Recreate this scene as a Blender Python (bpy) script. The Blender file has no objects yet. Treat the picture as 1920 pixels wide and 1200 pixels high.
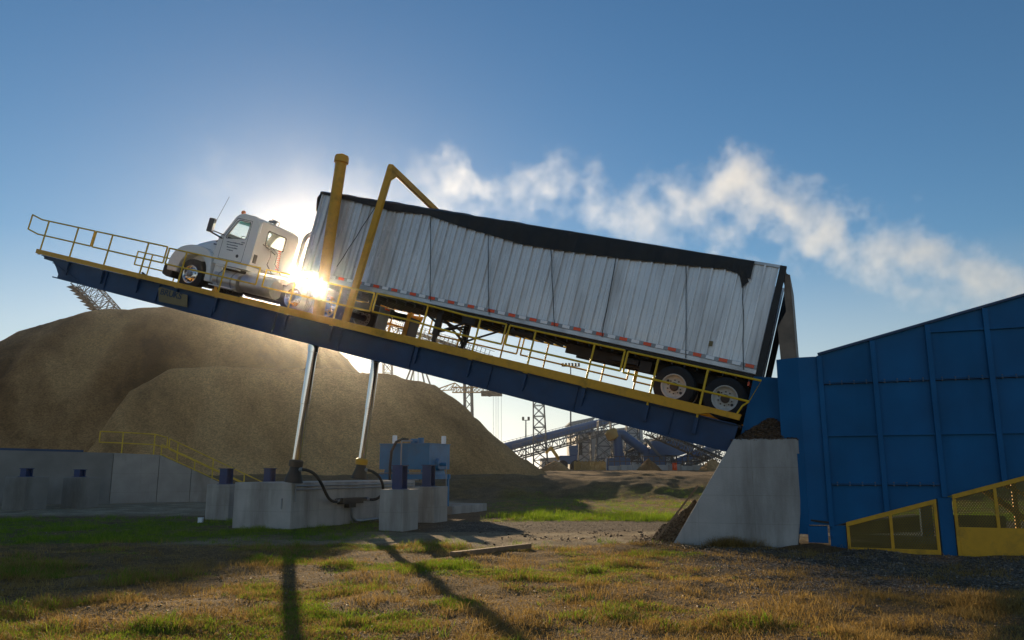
import bpy, math, random
import numpy as np
from mathutils import Vector, Matrix
random.seed(7)
RNG = np.random.default_rng(11)
SC = bpy.context.scene
COL = SC.collection
R = math.radians
# ------------------------------------------------------------------ frames
# The camera is known from the perspective of the straight edges; P is the frame of the tilted
# platform (u up the deck, v towards the camera side, w square to the deck), H the level frame
# of the concrete and the hopper (x along the deck line, y away from the camera, z up).
F_PX, Y_HOR, CAM_H = 1471.15, 885.58, 1.6
TH = math.atan((Y_HOR - 600) / F_PX)
PSI, AL = 0.37480, 0.26896
PO = np.array([5.3721, 19.8272, 2.8307])
PU = np.array([-math.cos(PSI)*math.cos(AL), math.sin(PSI)*math.cos(AL), math.sin(AL)])
PV = np.array([-math.sin(PSI), -math.cos(PSI), 0.0])
PW = np.cross(PU, PV)
PM = np.stack([PU, PV, PW], 1)
HE = np.array([math.cos(PSI), -math.sin(PSI), 0.0]); HA = -PV
HM = np.stack([HE, HA, np.array([0, 0, 1.0])], 1)
HO = np.array([PO[0], PO[1], 0.0])
CC = np.array([0, 0, CAM_H])
def ray(x, y):
    a = (x-960)/F_PX; b = (600-y)/F_PX
    return np.array([a, math.cos(TH)-b*math.sin(TH), math.sin(TH)+b*math.cos(TH)])
def atY(x, y, Y): r = ray(x, y); return CC + r*(Y/r[1])
def grd(x, y, z=0.0): r = ray(x, y); return CC + r*((z-CAM_H)/r[2])
def onV(x, y, vv):
    r = PM.T@ray(x, y); c = PM.T@(CC-PO); return c + r*((vv-c[1])/r[1])
def onU(x, y, uu):
    r = PM.T@ray(x, y); c = PM.T@(CC-PO); return c + r*((uu-c[0])/r[0])
def onH(x, y, yy):
    r = HM.T@ray(x, y); c = HM.T@(CC-HO); return c + r*((yy-c[1])/r[1])
def P2W(p): return PO + PM@np.array(p, float)
def H2W(p): return HO + HM@np.array(p, float)
def W2H(p): return HM.T@(np.array(p, float)-HO)
def mat4(M, o):
    m = Matrix.Identity(4)
    for i in range(3):
        for j in range(3): m[i][j] = float(M[i, j])
        m[i][3] = float(o[i])
    return m
FR = {'W': (np.eye(3), np.zeros(3)), 'P': (PM, PO), 'H': (HM, HO)}
BASE = {}
# ------------------------------------------------------------------ objects
def thing(name, label, cat, frame='W', base=(0, 0, 0), group=None):
    o = bpy.data.objects.new(name, None); COL.objects.link(o)
    o.empty_display_size = 0.3
    M, org = FR[frame]
    b = np.array(base, float)
    o.matrix_world = mat4(M, org + M@b)
    BASE[o] = b
    o['label'] = label; o['category'] = cat
    if group: o['group'] = group
    return o
def tag(o, label, cat, group=None, kind=None):
    o['label'] = label; o['category'] = cat
    if group: o['group'] = group
    if kind: o['kind'] = kind
    return o
def nrm(a):
    a = np.array(a, float); n = np.linalg.norm(a)
    return a/n if n > 1e-12 else a
class MB:
    def __init__(s): s.v = []; s.f = []
    def add(s, vs, fs):
        o = len(s.v); s.v.extend([tuple(map(float, p)) for p in vs])
        s.f.extend([tuple(o+i for i in f) for f in fs]); return s
    def box(s, x0, x1, y0, y1, z0, z1):
        vs = [(x, y, z) for z in (z0, z1) for y in (y0, y1) for x in (x0, x1)]
        return s.add(vs, [(0, 2, 3, 1), (4, 5, 7, 6), (0, 1, 5, 4), (2, 6, 7, 3), (0, 4, 6, 2), (1, 3, 7, 5)])
    def obox(s, c, ax, ay, az):
        c = np.array(c, float); ax, ay, az = (np.array(a, float) for a in (ax, ay, az))
        vs = [c + x*ax + y*ay + z*az for z in (-1, 1) for y in (-1, 1) for x in (-1, 1)]
        return s.add(vs, [(0, 2, 3, 1), (4, 5, 7, 6), (0, 1, 5, 4), (2, 6, 7, 3), (0, 4, 6, 2), (1, 3, 7, 5)])
    def bar(s, p, q, w, h=None, up=(0, 0, 1)):
        h = w if h is None else h
        p, q = np.array(p, float), np.array(q, float); d = nrm(q-p); up = np.array(up, float)
        if abs(np.dot(d, up)) > 0.98: up = np.array([0, 1.0, 0]) if abs(d[1]) < .9 else np.array([1.0, 0, 0])
        a = nrm(np.cross(d, up)); b = np.cross(a, d)
        return s.obox((p+q)/2, (q-p)/2, a*w/2, b*h/2)
    def tube(s, p, q, r, n=10, r2=None, cap=True):
        p, q = np.array(p, float), np.array(q, float); r2 = r if r2 is None else r2
        d = nrm(q-p); up = np.array([0, 0, 1.0]) if abs(d[2]) < .9 else np.array([1.0, 0, 0])
        a = nrm(np.cross(d, up)); b = np.cross(d, a)
        t = [2*math.pi*i/n for i in range(n)]
        vs = [p + r*(math.cos(x)*a+math.sin(x)*b) for x in t] + [q + r2*(math.cos(x)*a+math.sin(x)*b) for x in t]
        fs = [(i, (i+1) % n, n+(i+1) % n, n+i) for i in range(n)]
        if cap: fs += [tuple(range(n))[::-1], tuple(range(n, 2*n))]
        return s.add(vs, fs)
    def path(s, pts, r, n=8):
        pts = [np.array(p, float) for p in pts]; m = len(pts); rings = []
        a = None
        for i, p in enumerate(pts):
            d = nrm(pts[min(i+1, m-1)]-pts[max(i-1, 0)])
            if a is None:
                up = np.array([0, 0, 1.0]) if abs(d[2]) < .9 else np.array([1.0, 0, 0])
                a = nrm(np.cross(d, up))
            else: a = nrm(a - d*np.dot(a, d))
            b = np.cross(d, a); rr = r[i] if hasattr(r, '__len__') else r
            rings += [p + rr*(math.cos(2*math.pi*k/n)*a+math.sin(2*math.pi*k/n)*b) for k in range(n)]
        fs = [(i*n+k, i*n+(k+1) % n, (i+1)*n+(k+1) % n, (i+1)*n+k) for i in range(m-1) for k in range(n)]
        fs += [tuple(range(n))[::-1], tuple(range((m-1)*n, m*n))]
        return s.add(rings, fs)
    def prism(s, poly, lo, hi, axes='xz'):
        # polygon in two axes, extruded along the third
        ix = {'x': 0, 'y': 1, 'z': 2}; a, b = ix[axes[0]], ix[axes[1]]; c = 3-a-b; n = len(poly)
        vs = []
        for h in (lo, hi):
            for p in poly:
                t = [0, 0, 0]; t[a] = p[0]; t[b] = p[1]; t[c] = h; vs.append(t)
        fs = [tuple(range(n)), tuple(range(n, 2*n))[::-1]] + [(i, n+i, n+(i+1) % n, (i+1) % n) for i in range(n)]
        return s.add(vs, fs)
    def ring(s, outer, inner, lo, hi, axes='xz'):
        # a plate with an opening: outer and inner outlines with the same number of corners
        ix = {'x': 0, 'y': 1, 'z': 2}; a, b = ix[axes[0]], ix[axes[1]]; c = 3-a-b; n = len(outer); vs = []
        for h in (lo, hi):
            for pl in (outer, inner):
                for p in pl:
                    t = [0, 0, 0]; t[a] = p[0]; t[b] = p[1]; t[c] = h; vs.append(t)
        fs = []
        for i in range(n):
            j = (i+1) % n
            fs += [(i, j, n+j, n+i), (2*n+j, 2*n+i, 3*n+i, 3*n+j), (i, 2*n+i, 2*n+j, j), (n+j, 3*n+j, 3*n+i, n+i)]
        return s.add(vs, fs)
    def lathe(s, prof, org=(0, 0, 0), axis=(0, 1, 0), n=32, closed=False):
        org = np.array(org, float); d = nrm(axis); up = np.array([0, 0, 1.0]) if abs(d[2]) < .9 else np.array([1.0, 0, 0])
        a = nrm(np.cross(d, up)); b = np.cross(d, a); m = len(prof); vs = []
        for r, h in prof:
            vs += [org + d*h + r*(math.cos(2*math.pi*k/n)*a+math.sin(2*math.pi*k/n)*b) for k in range(n)]
        fs = [(i*n+k, i*n+(k+1) % n, ((i+1) % m)*n+(k+1) % n, ((i+1) % m)*n+k) for i in range(m if closed else m-1) for k in range(n)]
        return s.add(vs, fs)
    def sphere(s, c, r, n=12, sq=(1, 1, 1)):
        c = np.array(c, float); m = n//2; vs = []
        for i in range(m+1):
            t = math.pi*i/m
            for k in range(n):
                p = 2*math.pi*k/n
                vs.append(c + r*np.array([sq[0]*math.sin(t)*math.cos(p), sq[1]*math.sin(t)*math.sin(p), sq[2]*math.cos(t)]))
        return s.add(vs, [(i*n+k, (i+1)*n+k, (i+1)*n+(k+1) % n, i*n+(k+1) % n) for i in range(m) for k in range(n)])
    def build(s, name, mat, parent=None, smooth=False, bevel=0, loc=None, frame='W'):
        me = bpy.data.meshes.new(name)
        b = np.zeros(3)
        if parent is not None: b = BASE[parent]
        elif loc is not None: b = np.array(loc, float)
        V = np.array(s.v) - b if (parent is None or loc is None) else np.array(s.v)
        me.from_pydata([tuple(p) for p in V], [], s.f); me.update()
        import bmesh
        bm = bmesh.new(); bm.from_mesh(me); bmesh.ops.recalc_face_normals(bm, faces=bm.faces); bm.to_mesh(me); bm.free()
        if mat is not None: me.materials.append(mat)
        if smooth:
            me.polygons.foreach_set('use_smooth', [True]*len(me.polygons)); me.set_sharp_from_angle(angle=R(38))
        o = bpy.data.objects.new(name, me); COL.objects.link(o)
        if bevel:
            md = o.modifiers.new('edge', 'BEVEL'); md.width = bevel; md.segments = 2; md.limit_method = 'ANGLE'; md.angle_limit = R(35)
        if parent is not None:
            o.parent = parent
            if loc is not None:                       # the mesh is drawn round its own centre
                o.location = tuple(np.array(loc, float) - b); BASE[o] = np.zeros(3)
            else: BASE[o] = b
        else:
            M, org = FR[frame]; o.matrix_world = mat4(M, org + M@b); BASE[o] = b
        return o
def clone(o, parent=None):
    c = o.copy(); COL.objects.link(c)
    if parent is not None: c.parent = parent
    for ch in list(o.children): clone(ch, c)
    return c
# ------------------------------------------------------------------ noise
def _hash(ix, iy, seed):
    h = (ix.astype(np.int64)*374761393 + iy.astype(np.int64)*668265263 + seed*974711) & 0xffffffff
    h = ((h ^ (h >> 13))*1274126177) & 0xffffffff
    return ((h ^ (h >> 16)) & 0xffffff)/float(0xffffff)
def vnoise(x, y, seed=0):
    x, y = np.asarray(x, float), np.asarray(y, float)
    ix, iy = np.floor(x), np.floor(y); fx, fy = x-ix, y-iy
    fx, fy = fx*fx*(3-2*fx), fy*fy*(3-2*fy)
    a, b = _hash(ix, iy, seed), _hash(ix+1, iy, seed); c, d = _hash(ix, iy+1, seed), _hash(ix+1, iy+1, seed)
    return (a*(1-fx)+b*fx)*(1-fy) + (c*(1-fx)+d*fx)*fy
def fbm(x, y, oct=4, seed=0):
    x, y = np.asarray(x, float), np.asarray(y, float)
    t = 0; a = .5; n = 0
    for i in range(oct): t = t + a*vnoise(x*2**i, y*2**i, seed+i*17); n += a; a *= .5
    return t/n
def sstep(a, b, x):
    t = np.clip((np.asarray(x, float)-a)/(b-a), 0, 1); return t*t*(3-2*t)
def grid_mesh(name, X, Y, Z, mat, smooth=True, attrs=None):
    ny, nx = X.shape
    me = bpy.data.meshes.new(name)
    V = np.stack([X, Y, Z], -1).reshape(-1, 3).astype(np.float32)
    i = np.arange(ny-1)[:, None]*nx + np.arange(nx-1)[None, :]
    Q = np.stack([i, i+1, i+nx+1, i+nx], -1).reshape(-1, 4)
    raw_mesh(me, V, Q)
    if smooth: me.polygons.foreach_set('use_smooth', np.ones(len(me.polygons), bool))
    if attrs:
        for k, a in attrs.items():
            at = me.attributes.new(k, 'FLOAT', 'POINT'); at.data.foreach_set('value', a.reshape(-1).astype(np.float32))
    me.materials.append(mat)
    o = bpy.data.objects.new(name, me); COL.objects.link(o); return o
def raw_mesh(me, V, Q):
    k = Q.shape[1]
    me.vertices.add(len(V)); me.vertices.foreach_set('co', np.ascontiguousarray(V, np.float32).ravel())
    me.loops.add(len(Q)*k); me.loops.foreach_set('vertex_index', np.ascontiguousarray(Q, np.int32).ravel())
    me.polygons.add(len(Q)); me.polygons.foreach_set('loop_start', np.arange(0, len(Q)*k, k, dtype=np.int32))
    me.update(calc_edges=True)
# ------------------------------------------------------------------ materials
def form_lines(m, dz=.61, dx=1.22, k=.85):
    # faint board joints cast into the concrete, every dz up the face and dx along it
    nt = m.node_tree; N, L = nt.nodes, nt.links; b = N['Principled BSDF']; src = b.inputs['Base Color'].links[0].from_socket
    tc = N.new('ShaderNodeTexCoord'); sp = N.new('ShaderNodeSeparateXYZ'); L.new(tc.outputs['Object'], sp.inputs[0])
    def ma(op, a, v):
        n = N.new('ShaderNodeMath'); n.operation = op; L.new(a, n.inputs[0])
        if hasattr(v, 'name'): L.new(v, n.inputs[1])
        else: n.inputs[1].default_value = v
        return n.outputs[0]
    def line(o, d, w): return ma('LESS_THAN', ma('FRACT', ma('DIVIDE', ma('ADD', o, 100.17), d), 0), w/d)
    l = ma('MAXIMUM', line(sp.outputs[2], dz, .014), line(ma('ADD', sp.outputs[0], sp.outputs[1]), dx, .014))
    x = N.new('ShaderNodeMix'); x.data_type = 'RGBA'; x.blend_type = 'MULTIPLY'; x.inputs['B'].default_value = (k, k, k*.97, 1); L.new(l, x.inputs['Factor']); L.new(src, x.inputs['A']); L.new(x.outputs['Result'], b.inputs['Base Color'])
    return m
def mat(name, col, rough=.6, metal=0, var=.15, vscale=3, bump=0, bscale=20, dirt=None, dscale=1.2, damt=.5, spec=.5, coat=0, streak=0, trans=0, detail=6):
    m = bpy.data.materials.new(name); m.use_nodes = True; nt = m.node_tree; N, L = nt.nodes, nt.links
    b = N['Principled BSDF']; b.inputs['Roughness'].default_value = rough; b.inputs['Metallic'].default_value = metal
    b.inputs['Specular IOR Level'].default_value = spec; b.inputs['Coat Weight'].default_value = coat
    tc = N.new('ShaderNodeTexCoord')
    n1 = N.new('ShaderNodeTexNoise'); n1.inputs['Scale'].default_value = vscale; n1.inputs['Detail'].default_value = detail
    L.new(tc.outputs['Object'], n1.inputs['Vector'])
    mr = N.new('ShaderNodeMapRange'); mr.inputs['From Min'].default_value = .3; mr.inputs['From Max'].default_value = .7
    mr.inputs['To Min'].default_value = 1-var; mr.inputs['To Max'].default_value = 1+var
    L.new(n1.outputs['Fac'], mr.inputs['Value'])
    mx = N.new('ShaderNodeVectorMath'); mx.operation = 'SCALE'; mx.inputs[0].default_value = col
    L.new(mr.outputs['Result'], mx.inputs['Scale'])
    out = mx.outputs['Vector']
    if dirt:
        n2 = N.new('ShaderNodeTexNoise'); n2.inputs['Scale'].default_value = dscale; n2.inputs['Detail'].default_value = 9; n2.inputs['Roughness'].default_value = .65
        if streak:
            mp = N.new('ShaderNodeMapping'); mp.inputs['Scale'].default_value = (1, 1, 1/streak); L.new(tc.outputs['Object'], mp.inputs['Vector']); L.new(mp.outputs['Vector'], n2.inputs['Vector'])
        else: L.new(tc.outputs['Object'], n2.inputs['Vector'])
        r2 = N.new('ShaderNodeMapRange'); r2.inputs['From Min'].default_value = .48; r2.inputs['From Max'].default_value = .72; r2.inputs['To Max'].default_value = damt
        L.new(n2.outputs['Fac'], r2.inputs['Value'])
        mm = N.new('ShaderNodeMix'); mm.data_type = 'RGBA'; mm.inputs['B'].default_value = (*dirt, 1)
        L.new(r2.outputs['Result'], mm.inputs['Factor']); L.new(out, mm.inputs['A']); out = mm.outputs['Result']
        rr = N.new('ShaderNodeMapRange'); rr.inputs['To Min'].default_value = rough; rr.inputs['To Max'].default_value = min(1, rough+.35)
        L.new(r2.outputs['Result'], rr.inputs['Value']); L.new(rr.outputs['Result'], b.inputs['Roughness'])
    L.new(out, b.inputs['Base Color'])
    if bump:
        n3 = N.new('ShaderNodeTexNoise'); n3.inputs['Scale'].default_value = bscale; n3.inputs['Detail'].default_value = 5; L.new(tc.outputs['Object'], n3.inputs['Vector'])
        bp = N.new('ShaderNodeBump'); bp.inputs['Strength'].default_value = min(1, bump); bp.inputs['Distance'].default_value = .02*max(1, bump)
        L.new(n3.outputs['Fac'], bp.inputs['Height']); L.new(bp.outputs['Normal'], b.inputs['Normal'])
    return m
def glassy(name, col, alpha, rough=.03):
    m = bpy.data.materials.new(name); m.use_nodes = True; nt = m.node_tree; N, L = nt.nodes, nt.links
    out = N['Material Output']; N.remove(N['Principled BSDF'])
    t = N.new('ShaderNodeBsdfTransparent'); t.inputs['Color'].default_value = (*col, 1)
    g = N.new('ShaderNodeBsdfGlossy'); g.inputs['Roughness'].default_value = rough
    mx = N.new('ShaderNodeMixShader'); mx.inputs['Fac'].default_value = alpha; L.new(t.outputs[0], mx.inputs[1]); L.new(g.outputs[0], mx.inputs[2])
    L.new(mx.outputs[0], out.inputs['Surface']); return m
M = {}
M['steel_blue'] = mat('blue_girder_paint', (.008, .045, .12), .5, var=.15, dirt=(.05, .045, .04), dscale=.9, damt=.45, bump=.15, bscale=3)
M['hop_blue'] = mat('hopper_blue_paint', (.001, .108, .265), .45, spec=.22, var=.13, vscale=1.3, dirt=(.012, .085, .17), dscale=1.0, damt=.5, streak=5, bump=.2, bscale=1.6)
M['yellow'] = mat('safety_yellow_paint', (.78, .38, .008), .5, var=.12, dirt=(.16, .1, .03), dscale=3, damt=.55)
M['yellow_rail'] = mat('rail_yellow_paint', (.80, .50, .015), .45, var=.12, dirt=(.2, .13, .03), dscale=5, damt=.4)
M['white'] = mat('white_cab_paint', (.8, .8, .78), .22, var=.03, dirt=(.5, .45, .38), dscale=1.5, damt=.3, coat=.4)
M['panel'] = mat('trailer_white_aluminium', (.80, .80, .80), .27, metal=.22, var=.07, vscale=1.2, dirt=(.42, .41, .39), dscale=2.2, damt=.55, streak=7, bump=.35, bscale=2.5)
M['alu'] = mat('dull_aluminium', (.55, .56, .57), .38, metal=.7, var=.12, dirt=(.25, .23, .2), damt=.5)
M['alu_bright'] = mat('polished_aluminium', (.8, .8, .8), .18, metal=1, var=.05)
M['chrome'] = mat('chromed_steel', (.82, .83, .85), .09, metal=1, var=.03)
M['tarp'] = mat('black_vinyl_tarp', (.014, .013, .012), .6, var=.3, dirt=(.05, .04, .03), dscale=1.3, damt=.5, bump=.6, bscale=5)
M['rubber'] = mat('tyre_rubber', (.016, .016, .017), .75, var=.2, dirt=(.06, .05, .04), dscale=5, damt=.4)
M['dark'] = mat('dark_chassis_paint', (.02, .018, .016), .6, var=.3, dirt=(.07, .05, .035), damt=.5)
M['black'] = mat('black_plastic', (.012, .012, .013), .4, var=.1)
M['rim'] = mat('white_steel_rim', (.68, .64, .56), .45, var=.08, dirt=(.3, .22, .15), dscale=6, damt=.5)
M['red'] = mat('red_reflector', (.95, .09, .012), .25, var=.05)
M['wrefl'] = mat('white_reflector', (.97, .97, .97), .35, var=.03)
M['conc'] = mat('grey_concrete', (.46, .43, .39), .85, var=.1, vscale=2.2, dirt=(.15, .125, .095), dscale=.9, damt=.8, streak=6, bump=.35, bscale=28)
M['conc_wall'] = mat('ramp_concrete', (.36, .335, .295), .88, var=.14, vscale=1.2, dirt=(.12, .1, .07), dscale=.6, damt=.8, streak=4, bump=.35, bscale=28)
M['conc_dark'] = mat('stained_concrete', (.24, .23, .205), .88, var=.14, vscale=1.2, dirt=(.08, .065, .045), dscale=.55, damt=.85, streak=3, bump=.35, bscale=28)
form_lines(M['conc']); form_lines(M['conc_wall'], .9, 99)
M['tankblue'] = mat('tank_blue_paint', (.003, .16, .37), .4, var=.1, dirt=(.06, .1, .13), dscale=2, damt=.4)
M['stub'] = mat('column_blue_paint', (.01, .04, .14), .45, var=.15)
M['galv'] = mat('galvanised_steel', (.3, .31, .32), .45, metal=.6, var=.15)
M['far_steel'] = mat('weathered_steel', (.12, .125, .13), .6, metal=.2, var=.2, vscale=.6)
M['far_brown'] = mat('rusty_steel', (.1, .065, .04), .75, var=.3, vscale=.8)
M['far_blue'] = mat('conveyor_blue_paint', (.03, .09, .2), .4, var=.2, vscale=.3)
M['far_wall'] = mat('pale_cladding', (.5, .49, .46), .6, var=.05, vscale=.2, dirt=(.35, .32, .28), dscale=.3, damt=.4, streak=6)
M['orange'] = mat('ochre_board', (.42, .24, .05), .7, var=.25, vscale=1)
M['wood'] = mat('weathered_timber', (.28, .17, .09), .8, var=.3, vscale=6, bump=.4, bscale=30)
M['gate'] = mat('worn_tailgate_steel', (.22, .16, .11), .6, var=.25, dirt=(.09, .06, .04), damt=.5)
M['mesh'] = mat('dirty_yellow_mesh', (.2, .13, .018), .6, var=.2)
M['ochre'] = mat('ochre_plate', (.21, .155, .06), .55, var=.1)
M['ink'] = mat('dark_lettering', (.02, .035, .06), .5, var=.05)
M['lamp'] = mat('orange_lamp_lens', (.6, .16, .03), .2, var=.05)
M['glass'] = glassy('clear_window', (.93, .97, .95), .06)
M['tint'] = glassy('teal_sun_strip', (.1, .45, .42), .05)
M['mirror'] = mat('mirror_glass', (.8, .82, .85), .03, metal=1, var=.01)
def bark_chips(name, c0, c1, c2, sc=1.0, bumpd=.06, ls=.085, an=(1.0, .5, .32)):
    m = bpy.data.materials.new(name); m.use_nodes = True; nt = m.node_tree; N, L = nt.nodes, nt.links
    b = N['Principled BSDF']; b.inputs['Roughness'].default_value = .95; b.inputs['Specular IOR Level'].default_value = .1
    tc = N.new('ShaderNodeTexCoord')
    n1 = N.new('ShaderNodeTexNoise'); n1.inputs['Scale'].default_value = ls; n1.inputs['Detail'].default_value = 8; n1.inputs['Roughness'].default_value = .62
    mp = N.new('ShaderNodeMapping'); mp.vector_type = 'TEXTURE'; mp.inputs['Scale'].default_value = tuple(1/k for k in an); mp.inputs['Rotation'].default_value = (0, R(-38), 0)
    L.new(tc.outputs['Object'], mp.inputs['Vector']); L.new(mp.outputs['Vector'], n1.inputs['Vector'])
    v = N.new('ShaderNodeTexVoronoi'); v.inputs['Scale'].default_value = 9*sc; v.inputs['Randomness'].default_value = 1; L.new(tc.outputs['Object'], v.inputs['Vector'])
    n2 = N.new('ShaderNodeTexNoise'); n2.inputs['Scale'].default_value = 3*sc; n2.inputs['Detail'].default_value = 10; n2.inputs['Roughness'].default_value = .75; L.new(tc.outputs['Object'], n2.inputs['Vector'])
    cr = N.new('ShaderNodeValToRGB'); e = cr.color_ramp.elements
    e[0].position = .38; e[0].color = (*c0, 1); e[1].position = .62; e[1].color = (*c2, 1); k = e.new(.5); k.color = (*c1, 1)
    L.new(n1.outputs['Fac'], cr.inputs['Fac'])
    hs = N.new('ShaderNodeMix'); hs.data_type = 'RGBA'; hs.blend_type = 'MULTIPLY'; hs.inputs['Factor'].default_value = .75
    sep = N.new('ShaderNodeSeparateColor'); L.new(v.outputs['Color'], sep.inputs['Color'])
    ad = N.new('ShaderNodeMath'); ad.operation = 'MULTIPLY_ADD'; ad.inputs[1].default_value = 1.2; L.new(n2.outputs['Fac'], ad.inputs[0]); L.new(sep.outputs['Red'], ad.inputs[2])
    mr = N.new('ShaderNodeMapRange'); mr.inputs['From Min'].default_value = .4; mr.inputs['From Max'].default_value = 1.9; mr.inputs['To Min'].default_value = .45; mr.inputs['To Max'].default_value = 1.45
    L.new(ad.outputs[0], mr.inputs['Value'])
    cb = N.new('ShaderNodeCombineColor')
    for c in ('Red', 'Green', 'Blue'): L.new(mr.outputs['Result'], cb.inputs[c])
    L.new(cr.outputs['Color'], hs.inputs['A']); L.new(cb.outputs['Color'], hs.inputs['B']); L.new(hs.outputs['Result'], b.inputs['Base Color'])
    bp = N.new('ShaderNodeBump'); bp.inputs['Strength'].default_value = 1; bp.inputs['Distance'].default_value = bumpd
    L.new(ad.outputs[0], bp.inputs['Height']); L.new(bp.outputs['Normal'], b.inputs['Normal'])
    return m
M['chips'] = bark_chips('wood_chip_surface', (.12, .058, .02), (.34, .175, .065), (.58, .325, .13), 1.0, .08, .12, (1.0, .5, .22))
M['chips_fresh'] = bark_chips('fresh_wood_chips', (.22, .118, .045), (.52, .285, .11), (.72, .415, .17), 1.15, .07, .1, (1.0, .5, .25))
M['chips_dark'] = bark_chips('dark_bark_chips', (.10, .06, .03), (.2, .12, .06), (.33, .21, .11), 3.0, .03)
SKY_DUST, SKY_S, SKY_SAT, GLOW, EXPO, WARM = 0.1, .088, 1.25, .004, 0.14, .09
NG, ND, STEAM = 130000, 110000, .058
HAZE = .00055
# ================================================================== camera, sun, sky
cam = bpy.data.cameras.new('camera'); cam.sensor_width = 36; cam.lens = F_PX/1920*36; cam.clip_end = 6000; cam.clip_start = .1
co = bpy.data.objects.new('camera', cam); COL.objects.link(co); co.location = (0, 0, CAM_H); co.rotation_euler = (R(90)+TH, 0, 0); SC.camera = co
SUN = nrm(ray(583, 535)); SUN_EL = math.asin(SUN[2]); SUN_AZ = math.atan2(SUN[0], SUN[1])
sl = bpy.data.lights.new('sun', 'SUN'); sl.energy = 5.0; sl.angle = R(.53); sl.color = (1, .76, .47)
so = bpy.data.objects.new('sun', sl); COL.objects.link(so); so.rotation_euler = Vector(SUN).to_track_quat('Z', 'Y').to_euler(); so.location = (-40, 150, 60)
wd = bpy.data.worlds.new('World'); SC.world = wd; wd.use_nodes = True
nt = wd.node_tree; N, L = nt.nodes, nt.links
bg = N['Background']; out = N['World Output']
sk = N.new('ShaderNodeTexSky'); sk.sky_type = 'NISHITA'; sk.sun_disc = False; sk.sun_elevation = SUN_EL; sk.sun_rotation = SUN_AZ
sk.air_density = 1.0; sk.dust_density = SKY_DUST; sk.ozone_density = 2.2
hs = N.new('ShaderNodeHueSaturation'); tcs = N.new('ShaderNodeTexCoord'); ses = N.new('ShaderNodeSeparateXYZ'); L.new(tcs.outputs['Generated'], ses.inputs[0])
sm = N.new('ShaderNodeMapRange'); sm.inputs['From Min'].default_value = .03; sm.inputs['From Max'].default_value = .26; sm.inputs['To Min'].default_value = .35; sm.inputs['To Max'].default_value = SKY_SAT; L.new(ses.outputs[2], sm.inputs['Value']); L.new(sm.outputs['Result'], hs.inputs['Saturation']); L.new(sk.outputs['Color'], hs.inputs['Color']); L.new(hs.outputs['Color'], bg.inputs['Color']); bg.inputs['Strength'].default_value = SKY_S
# the disc of the sun and the bright air round it, by direction in the sky
tc = N.new('ShaderNodeTexCoord'); dt = N.new('ShaderNodeVectorMath'); dt.operation = 'DOT_PRODUCT'; dt.inputs[1].default_value = tuple(SUN)
nn = N.new('ShaderNodeVectorMath'); nn.operation = 'NORMALIZE'; L.new(tc.outputs['Generated'], nn.inputs[0]); L.new(nn.outputs['Vector'], dt.inputs[0])
ac = N.new('ShaderNodeMath'); ac.operation = 'ARCCOSINE'; L.new(dt.outputs['Value'], ac.inputs[0])
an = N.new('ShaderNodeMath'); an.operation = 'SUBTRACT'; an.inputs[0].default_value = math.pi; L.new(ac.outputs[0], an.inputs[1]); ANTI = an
# (the last lobe is warm fill light added opposite the sun to lift shade)
def lobe(width, amp, src=ac):
    a = N.new('ShaderNodeMath'); a.operation = 'DIVIDE'; a.inputs[1].default_value = R(width); L.new(src.outputs[0], a.inputs[0])
    b = N.new('ShaderNodeMath'); b.operation = 'POWER'; b.inputs[1].default_value = 1.3; L.new(a.outputs[0], b.inputs[0])
    c = N.new('ShaderNodeMath'); c.operation = 'MULTIPLY'; c.inputs[1].default_value = -1; L.new(b.outputs[0], c.inputs[0])
    d = N.new('ShaderNodeMath'); d.operation = 'EXPONENT'; L.new(c.outputs[0], d.inputs[0])
    e = N.new('ShaderNodeMath'); e.operation = 'MULTIPLY'; e.inputs[1].default_value = amp; L.new(d.outputs[0], e.inputs[0]); return e.outputs[0]
def lit(src, col):
    e = N.new('ShaderNodeBackground'); e.inputs['Color'].default_value = (*col, 1); L.new(src, e.inputs['Strength']); return e.outputs[0]
dm = N.new('ShaderNodeMapRange'); dm.interpolation_type = 'SMOOTHSTEP'; dm.inputs['From Min'].default_value = R(.42); dm.inputs['From Max'].default_value = R(.28); dm.inputs['To Min'].default_value = 0; dm.inputs['To Max'].default_value = 60
L.new(ac.outputs[0], dm.inputs['Value'])
acc = bg.outputs[0]
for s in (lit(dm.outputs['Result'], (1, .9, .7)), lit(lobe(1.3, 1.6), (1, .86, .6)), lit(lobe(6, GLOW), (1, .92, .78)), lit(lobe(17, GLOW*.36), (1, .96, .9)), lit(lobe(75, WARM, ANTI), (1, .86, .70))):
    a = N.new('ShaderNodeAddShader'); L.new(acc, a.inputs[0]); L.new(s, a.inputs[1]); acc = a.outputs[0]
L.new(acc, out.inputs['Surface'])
SC.view_settings.view_transform = 'Standard'; SC.view_settings.look = 'None'; SC.view_settings.gamma = 1; SC.view_settings.exposure = EXPO
SC.render.engine = 'CYCLES'; SC.cycles.use_denoising = True; SC.cycles.max_bounces = 8; SC.cycles.volume_bounces = 1; SC.cycles.transparent_max_bounces = 16
SC.cycles.sample_clamp_indirect = 6
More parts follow.
